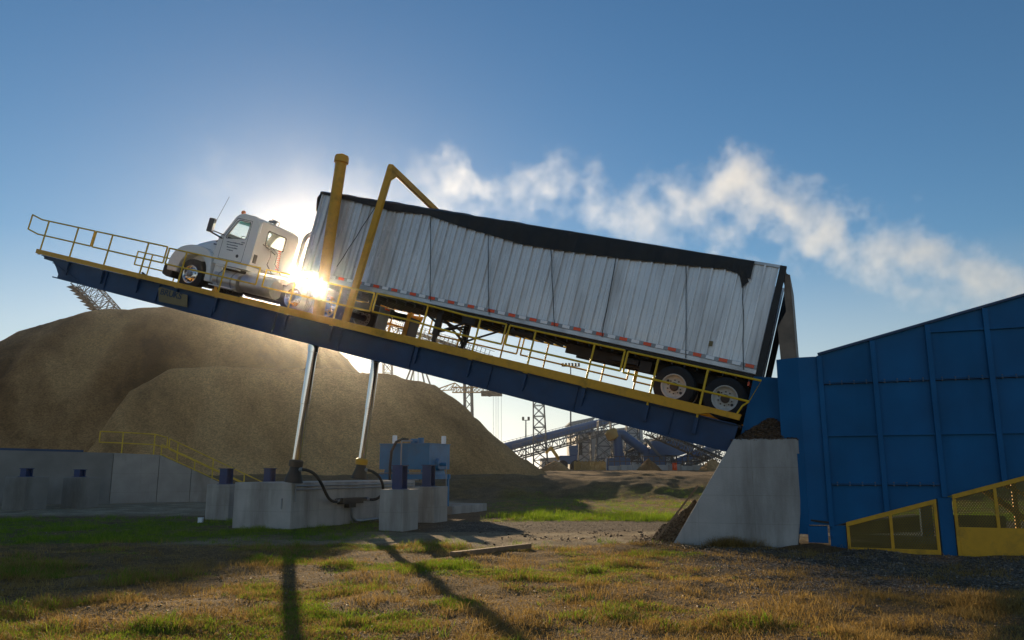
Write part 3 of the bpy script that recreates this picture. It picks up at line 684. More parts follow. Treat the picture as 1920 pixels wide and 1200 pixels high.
m.box(-.58, -.5, -1.15, 1.15, .42, .55); m.bar((-.5, .6, .5), (-.3, .6, .85), .08); m.bar((-.5, -.6, .5), (-.3, -.6, .85), .08)
m.build('bogie_frame', M['dark'], tr)
MB().box(10.2, 12.2, -1.0, 1.0, 1.10, 1.14).build('coupler_plate', M['dark'], tr)
MB().lathe([(0, 0), (.1, .03), (.1, .67), (0, .7)], (5.2, .95, 1.0), (1, 0, 0), 14).build('air_tank', M['dark'], tr, smooth=True)
MB().box(6.9, 7.3, .98, 1.2, .9, 1.15).build('valve_box', M['dark'], tr, bevel=.02)
m = MB()
for s in (.92, -.92):
    m.box(8.05, 8.22, s-.07, s+.07, .42, 1.1); m.box(8.08, 8.19, s-.05, s+.05, .2, .42); m.box(7.98, 8.3, s-.14, s+.14, .16, .21)
    m.bar((8.15, s, .5), (7.1, s, 1.05), .05); m.bar((8.15, s, .75), (9.0, s*.6, 1.08), .05)
m.bar((8.15, .92, .5), (8.15, -.92, 1.0), .05); m.bar((8.15, -.92, .5), (8.15, .92, 1.0), .05); m.tube((8.15, -.9, .85), (8.15, .9, .85), .03)
m.build('landing_gear', M['dark'], tr)
m = MB().box(10.1, 10.35, 1.0, 1.26, .86, 1.14); m.build('tool_box', M['dark'], tr)
for uu in (0, 1.24):
    for v_, o_ in ((1.12, 1), (.80, -1), (-.80, 1), (-1.12, -1)): wheel(tr, uu, v_, .51, .51, .28, 'steel', o_)
for i in range(43):
    uu = -.40 + .312*i
    if uu > 12.7: break
    rf = MB().box(uu-.1, uu+.1, HV+.0295, HV+.036, 1.345, 1.425)
    rf.build('reflector', M['red'] if i % 2 == 0 else M['wrefl'], tr)
m = MB().box(.55, .66, HV+.013, HV+.018, 1.66, 1.78); m.build('placard', M['ochre'], tr)
# mud flap and light bar of the trailer tail
m = MB().box(-.48, -.44, .78, 1.28, .92, 1.02); m.build('tail_light', M['red'], tr)
# the tailgate, hung from the top rear edge and swung clear by the tilt
wing = [onV(x, y, 1.2) for x, y in ((1472, 512), (1478, 514), (1491, 676), (1464, 676), (1458, 614), (1474, 584), (1470, 548))]
gate = MB().prism([(p[0], p[2]) for p in wing], 1.17, 1.2, 'xz').prism([(p[0], p[2]) for p in wing], -1.2, -1.17, 'xz')
r0, r1 = wing[1], wing[2]
gate.add([(r0[0], 1.17, r0[2]), (r1[0], 1.17, r1[2]), (r1[0], -1.17, r1[2]), (r0[0], -1.17, r0[2]), (r0[0]-.04, 1.17, r0[2]), (r1[0]-.04, 1.17, r1[2]), (r1[0]-.04, -1.17, r1[2]), (r0[0]-.04, -1.17, r0[2])], [(0, 1, 2, 3), (4, 7, 6, 5), (0, 4, 5, 1), (1, 5, 6, 2), (2, 6, 7, 3), (3, 7, 4, 0)])
gate.build('tailgate', M['gate'], tr)
# ------------------------------------------------------------------ tarp over the load
low = [onV(x, y, 1.33) for x, y in [(640, 372), (700, 388), (735, 396), (800, 403), (860, 424), (915, 440), (975, 458), (1035, 468), (1155, 484), (1285, 498), (1360, 505), (1392, 517)]]
lu = np.array([12.95]+[p[0] for p in low]+[.05])[::-1]; lw = np.array([3.80]+[p[2] for p in low]+[3.42])[::-1]
tu = np.array([-.05, .3, 3, 6, 9, 12.5, 13.05]); tw_ = np.array([3.93, 3.96, 4.02, 4.08, 4.12, 4.1, 4.02])
US = np.arange(.02, 13.06, .07); m = MB(); rows = []
for a in US:
    l = float(np.interp(a, lu, lw)) + .012*abs(math.sin(a*10.47))*(1 if a < 12 else 0); t = float(np.interp(a, tu, tw_)); rows.append([])
    sag = .02*math.sin(a*3.1)+.015*math.sin(a*7.7+1)
    fl = lambda w_: 1.345 + .015*math.sin(a*9+w_*2) + .008*math.sin(a*23)
    for s_ in np.linspace(0, 1, 5): w_ = l + (WT+.03-l)*s_; rows[-1].append((a, fl(w_) if s_ < 1 else 1.335, w_))
    for v_ in np.linspace(1.25, -1.25, 13): rows[-1].append((a, v_, WT+.06+(t-WT-.06)*(1-(v_/1.3)**2)+sag*(1-(v_/1.3)**2)))
    for w_ in (WT+.03, 3.6, 3.4): rows[-1].append((a, -1.33, w_))
nx = len(rows[0]); m.add([p for r_ in rows for p in r_], [(i*nx+j, i*nx+j+1, (i+1)*nx+j+1, (i+1)*nx+j) for i in range(len(rows)-1) for j in range(nx-1)])
# front lip and torn tail
vs = []
for k, d in enumerate((0, .15, .35, .55)):
    for v_ in np.linspace(1.34, -1.3, 14): vs.append((13.05+.05*math.sin(k*2+v_*4), v_, 4.0-.17*(v_/1.3)**2 - d*(1+.25*math.sin(v_*7))))
m.add(vs, [(k*14+j, k*14+j+1, (k+1)*14+j+1, (k+1)*14+j) for k in range(3) for j in range(13)])
vs = []; q = [(1402, 498), (1398, 507), (1392, 506), (1400, 520), (1388, 520), (1399, 530), (1390, 533), (1394, 541), (1385, 524)]
P_ = [onV(x, y, 1.34+.02*(i % 2)) for i, (x, y) in enumerate([(1383, 495), (1403, 498), (1398, 508), (1400, 519), (1404, 528), (1398, 532), (1391, 540), (1389, 528), (1386, 516)])]
Q_ = [p+np.array([0, -.025, 0]) for p in P_]; n = len(P_)
m.add(P_+Q_, [tuple(range(n)), tuple(range(n, 2*n))[::-1]]+[(i, (i+1) % n, n+(i+1) % n, n+i) for i in range(n)])
m.build('tarp', M['tarp'], tr, smooth=True)
for a, b in [((807, 407), (807, 565)), ((915, 440), (917, 590)), ((1033, 467), (1039, 612)), ((1155, 483), (1128, 632)), ((1287, 499), (1286, 672)), ((1393, 535), (1394, 693)), ((702, 390), (632, 500)), ((640, 372), (616, 515))]:
    p, q = onV(*a, 1.345), onV(*b, 1.345)
    r_ = np.random.default_rng(int(a[0])); pts = [p+(q-p)*t+np.array([r_.normal(0, .006), .0, 0]) for t in np.linspace(0, 1, 7)]
    MB().path(pts, .011, 6).build('strap', M['black'], tr)

# ================================================================== tractor (frame P)
tk = thing('tractor_truck', 'white conventional cab tractor truck parked nose up at the platform top', 'truck', 'P', (12.5, 0, 0))
CA, CB = 1.12, -.86
cabp = [(15.15, 1.22), (15.15, 2.55), (15.22, 2.70), (15.4, 2.79), (15.9, 2.82), (16.08, 2.76), (16.18, 2.66), (16.5, 2.08), (16.66, 1.9), (16.66, 1.22)]
wino = [(15.52, 2.05), (15.5, 2.56), (16.02, 2.56), (16.12, 2.5), (16.42, 1.93), (16.1, 1.93), (15.95, 2.05)]
body = MB()
def sidepanel(v0, v1):
    # the side skin is built round the door-window opening
    o_ = [(15.15, 1.22), (15.15, 2.55), (15.22, 2.70), (15.4, 2.79), (15.9, 2.82), (16.08, 2.76), (16.18, 2.66), (16.5, 2.08), (16.66, 1.9), (16.66, 1.22)]
    i_ = [(15.56, 2.02), (15.54, 2.35), (15.53, 2.5), (15.56, 2.56), (15.9, 2.57), (16.0, 2.56), (16.08, 2.5), (16.36, 1.98), (16.3, 1.93), (16.05, 1.96)]
    body.ring(o_, i_, v0, v1, 'xz'); return i_
win = sidepanel(CA-.05, CA); sidepanel(CB, CB+.05)
# roof and front skin, strip by strip
for (a, b) in zip(cabp[1:7], cabp[2:7]):
    body.add([(a[0], CA-.02, a[1]), (b[0], CA-.02, b[1]), (b[0], CB+.02, b[1]), (a[0], CB+.02, a[1])], [(0, 1, 2, 3)])
cm = (CA+CB)/2; HW = (CA-CB)/2
# windscreen frame
a, b = cabp[6], cabp[7]
def fr(t, v_): return (a[0]+(b[0]-a[0])*t, v_, a[1]+(b[1]-a[1])*t)
for v0, v1 in ((CA, CA-.12), (CB, CB+.12), (cm+.02, cm-.02)): body.add([fr(0, v0), fr(0, v1), fr(1, v1), fr(1, v0)], [(0, 1, 2, 3)])
for t0, t1 in ((0, .1), (.93, 1)): body.add([fr(t0, CA), fr(t0, CB), fr(t1, CB), fr(t1, CA)], [(0, 1, 2, 3)])
body.add([(16.5, CA, 2.08), (16.5, CB, 2.08), (16.66, CB, 1.9), (16.66, CA, 1.9)], [(0, 1, 2, 3)])
body.add([(16.66, CA, 1.9), (16.66, CB, 1.9), (16.66, CB, 1.22), (16.66, CA, 1.22)], [(0, 1, 2, 3)])
# rear wall with its window
RW = [(.62, 2.02), (.66, 2.06), (.66, 2.42), (.62, 2.46), (-.16, 2.46), (-.2, 2.42), (-.2, 2.06), (-.16, 2.02)]
ro = [(CA, 1.22), (CA, 2.0), (CA-.0, 2.56), (CA-.1, 2.70), (CB+.1, 2.70), (CB, 2.56), (CB, 2.0), (CB, 1.22)]
body.ring(ro, RW, 15.13, 15.17, 'yz')
body.add([(15.17, CA-.05, 1.22), (16.66, CA-.05, 1.22), (16.66, CB+.05, 1.22), (15.17, CB+.05, 1.22)], [(0, 1, 2, 3)])
cab = body.build('cab', M['white'], tk, bevel=.018)
body = MB(); body.lathe([(0, .1), (.035, .1), (.05, 0)], (15.35, .25, 2.78), (0, 0, 1), 10); body.path([(15.3, .5, 2.78), (15.28, .5, 2.9), (15.3, .1, 2.9), (15.32, .1, 2.78)], .015); body.tube((15.2, .35, 2.86), (15.5, .35, 2.84), .04, 10, .06)
body.build('air_horn', M['galv'], cab, smooth=True)
g_ = MB().prism([(p[0], p[1]) for p in win], CA-.035, CA-.03, 'xz'); gw = g_.build('side_window', M['glass'], cab)
MB().prism([(15.56, 2.43), (15.55, 2.55), (16.02, 2.55), (16.07, 2.47)], CA-.045, CA-.04, 'xz').build('sun_strip', M['tint'], gw)
fm = MB().ring([(p[0]+(p[0]-15.95)*.06, p[1]+(p[1]-2.27)*.06) for p in win], win, CA-.002, CA+.006, 'xz'); fm.build('window_seal', M['black'], cab)
MB().prism([(p[0], p[1]) for p in win], CB+.03, CB+.035, 'xz').build('side_window', M['glass'], cab)
MB().prism(RW, 15.145, 15.15, 'yz').build('rear_window', M['glass'], cab)
MB().ring([(p[0]+(p[0]-.23)*.1, p[1]+(p[1]-2.24)*.14) for p in RW], RW, 15.12, 15.13, 'yz').build('window_seal', M['black'], cab)
g_ = MB().add([fr(.1, CA-.12), fr(.1, CB+.12), fr(.93, CB+.12), fr(.93, CA-.12)], [(0, 1, 2, 3)]); g_.build('windscreen', M['glass'], cab)
m = MB().box(16.25, 16.6, CB+.06, CA-.06, 1.55, 1.98); m.box(15.35, 15.5, .2, .75, 1.5, 1.98); m.box(15.35, 15.9, .2, .75, 1.35, 1.6); m.box(15.3, 15.45, -.7, -.2, 1.5, 1.96)
m.lathe([(.2, 0), (.215, .012), (.2, .024), (.185, .012)], (16.12, .5, 2.0), (-.8, 0, .6), 20, closed=True); m.tube((16.12, .5, 2.0), (16.35, .5, 1.85), .02)
m.box(15.15, 15.3, .68, CA-.06, 1.3, 2.0)
m.build('cab_interior', M['black'], cab)
# door: shallow seam, handle, badge and lettering
m = MB().ring([(15.47, 1.24), (15.47, 2.62), (16.1, 2.64), (16.46, 2.0), (16.46, 1.24)], [(15.482, 1.252), (15.482, 2.61), (16.09, 2.62), (16.448, 1.995), (16.448, 1.252)], CA-.002, CA+.003, 'xz')
dr = m.build('door_seam', M['dark'], cab)
MB().box(15.52, 15.66, CA, CA+.03, 1.86, 1.9).build('door_handle', M['galv'], cab)
MB().lathe([(0, .012), (.05, .012), (.055, 0)], (15.70, CA+.001, 1.42), (0, 1, 0), 24).build('badge', M['black'], cab)
bd = bpy.context.scene.objects[-1] if False else None
m = MB()
for rr in range(4):
    r_ = np.random.default_rng(rr+3); uu = 16.28 - .03*rr; wl = [.62, .4, .36, .2][rr]; end = uu-wl-.05
    while uu > end:
        l_ = r_.uniform(.025, .05); m.box(uu-l_, uu, CA, CA+.003, 1.80-.085*rr, 1.825-.085*rr+r_.uniform(0, .015)); uu -= l_+.014
m.build('door_lettering', M['ink'], cab)
MB().box(15.12, 15.135, .87, 1.03, 1.32, 1.6).build('air_intake', M['dark'], cab)
MB().box(15.11, 15.13, 1.045, 1.085, 2.3, 2.62).build('marker_light', M['wrefl'], cab)
# hood, lofted along its length
def sec(u_, wt, wb, ht, hb, n=14):
    # rounded trapezoid: half width ht at the top, hb at the bottom
    pts = []
    for k in range(n+1):
        t = k/n; a = math.pi*t
        x_ = math.cos(a); z_ = math.sin(a)
        sx = math.copysign(abs(x_)**.45, x_); sz = abs(z_)**.45
        w_ = wb+(wt-wb)*sz; hw = hb+(ht-hb)*sz
        pts.append((u_, cm*.8+sx*hw, w_))
    return pts
secs = [sec(16.66, 2.05, 1.05, .80, .93), sec(17.05, 1.95, 1.05, .74, .86), sec(17.5, 1.84, 1.0, .68, .80), sec(17.9, 1.70, .95, .62, .74), sec(18.12, 1.56, .9, .57, .68), sec(18.3, 1.36, .85, .53, .62), sec(18.4, 1.1, .82, .5, .57), sec(18.42, .9, .8, .48, .52)]
m = MB(); n = len(secs[0]); m.add([p for s in secs for p in s], [(i*n+j, i*n+j+1, (i+1)*n+j+1, (i+1)*n+j) for i in range(len(secs)-1) for j in range(n-1)]+[tuple((len(secs)-1)*n+j for j in range(n))])
hood = m.build('hood', M['white'], tk, smooth=True)
m = MB().prism([(16.95, 1.76), (16.62, 1.80), (16.62, 1.98), (16.75, 1.99)], 1.0*.9, .905, 'xz'); m.build('hood_vent', M['dark'], hood)
MB().box(16.7, 17.0, .905, .912, 1.66, 1.70).build('hood_lettering', M['ink'], hood)
m = MB()
for k in range(7): m.box(18.41, 18.44, cm*.8-.42, cm*.8+.42, .9+.06*k*.9, .92+.06*k*.9)
m.build('grille', M['galv'], hood)
m = MB()
def fend(v0, v1):
    n = 15; oc, R1 = (17.36, .62), .60
    inn = [(oc[0]+R1*1.04*math.cos(math.pi*k/(n-1)), oc[1]+R1*math.sin(math.pi*k/(n-1))) for k in range(n)]
    key = [(18.42, .5), (18.45, .75), (18.40, 1.0), (18.28, 1.2), (18.1, 1.34), (17.9, 1.43), (17.7, 1.48), (17.5, 1.5), (17.3, 1.5), (17.1, 1.48), (16.95, 1.44), (16.82, 1.36), (16.68, 1.2), (16.58, .8), (16.5, .42)]
    inn[0] = (inn[0][0], .5); inn[-1] = (16.74, .42)
    vs = []
    for v_ in (v0, v1):
        vs += [(a_, v_, b_) for a_, b_ in key] + [(a_, v_, b_) for a_, b_ in inn]
    fs = []
    for i in range(n-1): fs += [(i, i+1, n+i+1, n+i), (2*n+i, 3*n+i, 3*n+i+1, 2*n+i+1), (i, 2*n+i, 2*n+i+1, i+1), (n+i, n+i+1, 3*n+i+1, 3*n+i)]
    fs += [(0, n, 3*n, 2*n), (n-1, 3*n-1, 4*n-1, 2*n-1)]
    m.add(vs, fs)
fend(.62, 1.16); fend(-.95, -.5)
m.build('fender', M['white'], tk, bevel=.03)
MB().box(18.40, 18.47, .7, 1.05, .78, .95).build('headlight', M['wrefl'], tk, bevel=.02)
MB().box(18.05, 18.12, 1.155, 1.165, 1.18, 1.22).build('marker_light', M['lamp'], tk)
m = MB().prism([(18.42, .72), (18.62, .66), (18.62, .34), (18.42, .28), (18.2, .3), (18.2, .6)], -.9, 1.12, 'xz'); m.build('bumper', M['dark'], tk, bevel=.03)
m = MB().box(16.76, 16.98, 1.3, 1.42, 1.98, 2.44); mi = m.build('side_mirror', M['black'], tk, bevel=.03)
MB().box(16.752, 16.758, 1.315, 1.405, 2.02, 2.40).build('mirror_glass', M['mirror'], mi)
m = MB().bar((16.45, 1.1, 2.0), (16.85, 1.36, 2.06), .035).bar((16.5, 1.1, 1.88), (16.85, 1.36, 2.0), .05); m.build('mirror_arm', M['black'], mi)
p0, p1 = onV(410, 425, 1.2), onV(430, 369, 1.2); MB().tube((16.8, 1.3, 2.3), (p1[0], 1.2, p1[2]), .006, 6).build('antenna', M['dark'], tk)
p0 = onV(458, 395, .6); m = MB().tube((p0[0], .6, 2.78), (p0[0], .6, 2.86), .03, 10).sphere((p0[0], .6, 2.93), .075, 14); m.build('beacon_lamp', M['lamp'], tk, smooth=True)
m = MB().tube((16.42, .86, .62), (15.42, .86, .62), .3, 28); tkk = m.build('fuel_tank', M['alu'], tk, smooth=True)
m = MB()
for uu in (16.2, 15.65): m.lathe([(.302, -.03), (.308, -.03), (.308, .03), (.302, .03)], (uu, .86, .62), (1, 0, 0), 28)
m.build('tank_strap', M['galv'], tkk)
MB().tube((16.42, -.62, .60), (14.9, -.62, .60), .3, 24).build('fuel_tank', M['alu'], tk, smooth=True)
MB().box(13.95, 16.45, -.3, .5, .34, .72).build('gearbox', M['dark'], tk, bevel=.04)
m = MB().box(15.5, 16.5, .9, 1.16, .33, .37).box(15.55, 16.45, .95, 1.16, .98, 1.02); m.box(15.2, 16.6, .5, 1.12, 1.05, 1.2); m.prism([(16.5, 1.2), (16.5, .45), (16.2, .40), (16.2, 1.2)], 1.02, 1.1, 'xz'); m.build('cab_step', M['white'], tk, bevel=.01)
m = MB().tube((15.3, .84, .66), (14.05, .84, .66), .30, 24); m.box(13.95, 15.3, -.9, .9, .92, 1.04)
m.build('air_tank', M['alu'], tk, smooth=True)
m = MB().box(10.0, 18.3, .36, .44, .66, .9).box(10.0, 18.3, -.44, -.36, .66, .9)
for uu in (10.1, 12.5, 14.0, 16.0): m.box(uu, uu+.1, -.4, .4, .68, .88)
m.box(16.5, 18.0, -.35, .35, .7, 1.5); m.box(14.3, 15.1, -.5, .5, .99, 1.03); m.tube((11.72, -.9, .5), (11.72, .9, .5), .09, 10); m.tube((13.04, -.9, .5), (13.04, .9, .5), .09, 10); m.tube((17.38, -.8, .5), (17.38, .9, .5), .06, 10)
m.build('chassis', M['dark'], tk)
m = MB().lathe([(0, 0), (.45, 0), (.45, .06), (0, .06)], (11.75, 0, 1.0), (0, 0, 1), 24); m.build('fifth_wheel', M['dark'], tk)
sx = np.array(onU(545, 500, 15.0)); ex = np.array(onU(565, 438, 15.0))
m = MB().path([(14.98, -.92, .9), (14.98, -.92, 2.55), (14.97, -.94, 2.72), (14.93, -1.0, 2.85), (14.85, -1.08, 2.94)], .075, 14); m.build('exhaust_stack', M['alu'], tk, smooth=True)
m = MB(); hx = lambda x, y, uu=15.02: np.array(onU(x, y, uu))
pts = []
for k in range(90):
    t = k/89; a = k*.9; p = np.array((14.95, .14-.12*t, 2.02-.75*t)); pts.append(p+np.array([.05*math.cos(a), .05*math.sin(a), 0]))
m.path(pts, .009, 5); m.build('coiled_hose', M['red'], tk)
m = MB().path([(15.1, .78, 1.98), (14.98, .6, 2.0), (14.9, .55, 1.7), (14.9, .6, 1.4), (14.7, .5, 1.15)], .016, 6); m.path([(15.1, .35, 2.0), (14.95, .2, 1.85), (14.9, .25, 1.5), (14.6, .2, 1.2)], .014, 6); m.bar((15.1, .8, 2.0), (14.95, .3, 1.8), .03)
m.build('air_hose', M['black'], tk)
wheel(tk, 17.38, 1.0, .52, .52, .29, 'alu', 1); wheel(tk, 17.38, -.82, .52, .52, .29, 'alu', -1)
for uu in (13.04, 11.72):
    for v_, o_ in ((1.09, 1), (.78, -1), (-.78, 1), (-1.09, -1)): wheel(tk, uu, v_, .51, .51, .28, 'alu' if abs(v_) > 1 else 'steel', o_)
m = MB().box(9.95, 9.97, .62, 1.2, .22, .86); fl_ = m.build('mud_flap', M['galv'], tk)
m = MB().box(9.93, 9.95, .72, .95, .80, .85); m.build('flap_reflector', M['red'], fl_)
m = MB().box(9.95, 9.97, -1.2, -.62, .22, .86); m.build('mud_flap', M['black'], tk)
# ================================================================== concrete foundations (frame H: x right along the deck line, y away, z up)
def rough_block(name, label, cat, x0, x1, y0, y1, z1, group=None, matl='conc', parts=(), z0=-.4, lean=0):
    t = thing(name, label, cat, 'H', ((x0+x1)/2, (y0+y1)/2, 0), group)
    m = MB().box(x0, x1, y0, y1, z0, z1); m.build('concrete_body', M[matl], t, bevel=.025)
    E_FOOT.append((x0-.05, x1+.05, y0-.05, y1+.05)); return t
hb = W2H((-6.37, 23.05, 0)); c1 = W2H(B1 if False else P2W(B1)); c2 = W2H(P2W(B2))
BX0, BX1, BY0 = hb[0]-2.0, hb[0]+.05, hb[1]
BZ = max(1.26, P2W(B1)[2]-.03)
blk = rough_block('foundation_block', 'long grey concrete block carrying the two lift cylinders', 'concrete block', BX0, BX1, BY0, BY0+7.4, BZ)
# conduits and the joint down its side
m = MB()
for k, zz in enumerate((BZ-.1, BZ-.2)): m.tube((BX1+.05, BY0+.12, zz), (BX1+.05, BY0+7.2, zz), .022, 8)
m.tube((BX1+.05, BY0+.12, BZ-.1), (BX1+.05, BY0+.12, BZ-.55), .02, 8); m.tube((BX1-.3, BY0-.03, BZ-.45), (BX1-.3, BY0-.03, BZ-.75), .02, 8)
m.build('conduit', M['galv'], blk, smooth=True)
hp = thing('hydraulic_manifold', 'dark hose and pipe manifold on the side of the cylinder block', 'pipework', 'H', (BX1+.1, BY0+3.0, 0))
m = MB().box(BX1+.02, BX1+.22, BY0+2.3, BY0+3.5, .62, .80).tube((BX1+.12, BY0+2.1, .74), (BX1+.12, BY0+3.9, .74), .06, 10).box(BX1+.02, BX1+.2, BY0+2.7, BY0+3.1, .5, .62)
m.build('valve_block', M['dark'], hp)
MB().path([(BX1+.13, BY0+2.9, .55), (BX1+.13, BY0+3.0, .2), (BX1+.13, BY0+3.2, .08), (BX1+.13, BY0+3.5, .05), (BX1+.13, BY0+7, .1)], .05, 10).build('return_pipe', M['galv'], hp, smooth=True)
def hose(label, pts, r=.045):
    t = thing('hydraulic_hose', label, 'hose', 'H', pts[0], 'black hydraulic hoses'); 
    from mathutils.geometry import interpolate_bezier as ib
    a, b, c, d = [Vector(tuple(map(float, p))) for p in pts]
    MB().path([tuple(p) for p in ib(a, b, c, d, 20)], r, 10).build('hose_body', M['rubber'], t, smooth=True)
    m = MB()
    for p, q in ((a, b), (d, c)): dd = (q-p).normalized(); m.tube(tuple(p), tuple(p+dd*.12), r*1.35, 10)
    m.build('coupling', M['galv'], t, smooth=True)
q1 = np.array([c1[0], c1[1], BZ+.36]); q2 = np.array([c2[0], c2[1], BZ+.36])
hose('black hose looping from the near cylinder foot to the manifold', [q1+(.15, 0, 0), q1+(1.0, .2, .1), (BX1+.2, BY0+1.2, .55), (BX1+.12, BY0+2.2, .74)])
hose('black hose looping from the far cylinder foot to the manifold', [q2+(.15, 0, 0), q2+(.8, .3, .05), (BX1+.45, BY0+4.9, .5), (BX1+.12, BY0+3.8, .74)])
def pedestal(label, px_tl, Y, wx, wy, z1, stub_h, px_stub, matl='conc', group='concrete pedestals with blue steel columns', yh=None):
    p = W2H(atY(px_tl[0], px_tl[1], Y)); x0, y0 = p[0], p[1]
    t = rough_block('support_pedestal', label, 'pedestal', x0, x0+wx, y0, y0+wy, z1, group, matl)
    r = HM.T@ray(px_stub, 885); sx_ = None
    # the column stands at the middle depth of the block
    yy = y0+wy*.45; c = HM.T@(CC-HO); sx_ = c[0]+r[0]*((yy-c[1])/r[1])
    m = MB(); h = .16
    m.box(sx_-h, sx_+h, yy-h, yy-h+.02, z1, z1+stub_h).box(sx_-h, sx_+h, yy+h-.02, yy+h, z1, z1+stub_h).box(sx_-.012, sx_+.012, yy-h+.02, yy+h-.02, z1, z1+stub_h)
    m.box(sx_-h-.03, sx_+h+.03, yy-h-.03, yy+h+.03, z1+stub_h, z1+stub_h+.025).box(sx_-h-.05, sx_+h+.05, yy-h-.05, yy+h+.05, z1, z1+.02)
    m.build('steel_column', M['stub'], t); return t
pedestal('concrete pedestal with tall blue column nearest the right end of the cylinder block', (712, 917), 22.9, .78, .9, 1.12, .66, 750)
pedestal('concrete pedestal with blue column standing just behind the nearest one', (768, 913), 26.2, .90, 1.0, 1.14, .68, 804)
pedestal('concrete pedestal with blue column left of the cylinder block', (388, 908), 27.8, 1.0, .9, 1.19, .52, 425)
pedestal('pedestal behind the cylinder block showing only its blue column', (480, 908), 31.5, 1.0, .9, 1.22, .52, 506)
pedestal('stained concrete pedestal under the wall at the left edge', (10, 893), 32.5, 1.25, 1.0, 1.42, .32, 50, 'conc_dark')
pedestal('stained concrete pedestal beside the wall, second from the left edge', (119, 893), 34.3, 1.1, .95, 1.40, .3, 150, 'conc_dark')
# ------------------------------------------------------------------ ramp wall with a sloping end and its railing
wa = np.array([-33.0, 29.0]); wd0 = np.array([-24.5, 40.6]); w0 = atY(0, 840, 36.0); w1 = atY(300, 853, 40.0); w2 = atY(468, 930, 42.5)
wall_pts = [np.array([w0[0]-7, w0[1]-4.6, w0[2]+.03]), w0, w1, w2]
rw = thing('ramp_wall', 'stained concrete ramp retaining wall sloping down at its right end', 'wall', 'W', tuple(np.array([w1[0], w1[1], 0])))
rw['kind'] = 'thing'; segs = []; nrm2 = nrm(np.array([-(w1-w0)[1], (w1-w0)[0], 0]))
def wall_quad(m, a, b, th=.35):
    n_ = nrm(np.array([-(b-a)[1], (b-a)[0], 0]))*th
    vs = []
    for p in (a, b):
        for o_ in (np.zeros(3), n_):
            vs += [(p[0]+o_[0], p[1]+o_[1], -.5), (p[0]+o_[0], p[1]+o_[1], p[2])]
    m.add(vs, [(0, 1, 5, 4), (2, 6, 7, 3), (1, 3, 7, 5), (0, 4, 6, 2), (0, 2, 3, 1), (4, 5, 7, 6)])
full = [wall_pts[0], w0+(w1-w0)*.69-np.array([0, 0, .0]), w1, w1+(w2-w1)*.34, w2]
for k, (a, b) in enumerate(zip(full[:-1], full[1:])):
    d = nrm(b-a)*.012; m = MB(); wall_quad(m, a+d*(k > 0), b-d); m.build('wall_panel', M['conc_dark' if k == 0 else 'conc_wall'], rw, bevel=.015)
m = MB(); wall_quad(m, full[0]+nrm2*.05-np.array([0, 0, .05]), w2+nrm2*.05-np.array([0, 0, .05]), .2) if False else None
# ground fill behind the wall (the ramp roadway)
m = MB(); bk = np.array([-2.0, 3.0, 0])
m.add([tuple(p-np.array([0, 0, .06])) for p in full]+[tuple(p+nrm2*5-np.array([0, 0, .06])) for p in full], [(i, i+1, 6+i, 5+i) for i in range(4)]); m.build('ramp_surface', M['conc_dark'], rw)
m = MB(); m.bar(full[0]+nrm2*.1+np.array([0, 0, .05]), full[1]-(full[1]-full[0])*.1+nrm2*.1+np.array([0, 0, .05]), .12, .1); m.build('edge_angle', M['steel_blue'], rw)
rl = thing('ramp_railing', 'yellow two bar railing along the top of the concrete ramp wall', 'railing', 'W', tuple(w1))
def on_wall(x, base=None):
    # a point on the top of the wall below image column x
    best = None
    for a, b in zip(full[:-1], full[1:]):
        for t in np.linspace(0, 1, 60):
            p = a+(b-a)*t; dd = p-CC; zc = dd[1]*math.cos(TH)+dd[2]*math.sin(TH); ix = 960+F_PX*dd[0]/zc
            if best is None or abs(ix-x) < best[0]: best = (abs(ix-x), p)
    return best[1]+nrm2*.12
RH, RM = 1.02, .5
L1 = [on_wall(x) for x in (228, 289, 312)]; Lc = on_wall(188)
up = lambda p, h: p+np.array([0, 0, h])
m = MB(); ext = w1+(w1-w0)*0; m.path([up(Lc, RH), up(L1[0], RH), up(L1[1], RH), up(L1[2], RH)], .03); m.path([up(Lc, RM), up(L1[0], RM), up(L1[1], RM), up(L1[2], RM)], .03); m.tube(up(Lc, RM), up(Lc, RH), .03); m.tube(up(L1[2], RM), up(L1[2], RH), .03)
m.build('handrail', M['yellow_rail'], rl, smooth=True)
S = [on_wall(x) for x in (316, 332, 398, 458)]; e2 = S[-1]+(S[-1]-S[-2])*1.3
m = MB(); m.path([up(S[0], RH), up(S[-1], RH), up(e2, RH)], .03); m.path([up(S[0], RM), up(S[-1], RM), up(e2, RM)], .03); m.tube(up(S[0], RM), up(S[0], RH), .03); m.tube(up(e2, -.3), up(e2, RH), .03)
m.build('handrail', M['yellow_rail'], rl, smooth=True)
for p in L1[:2]+S[1:]: MB().tube(up(p, -.1), up(p, RH), .034).build('post', M['yellow_rail'], rl, smooth=True)
# far railing of the same ramp
m = MB(); fo = nrm2*3.6
for h in (RH, RM): m.path([up(S[1]+fo, h), up(e2+fo, h)], .03)
m.build('handrail', M['yellow_rail'], rl, smooth=True)
for p in (S[1], S[2], S[3], e2): MB().tube(up(p+fo, -.3), up(p+fo, RH), .034).build('post', M['yellow_rail'], rl, smooth=True)
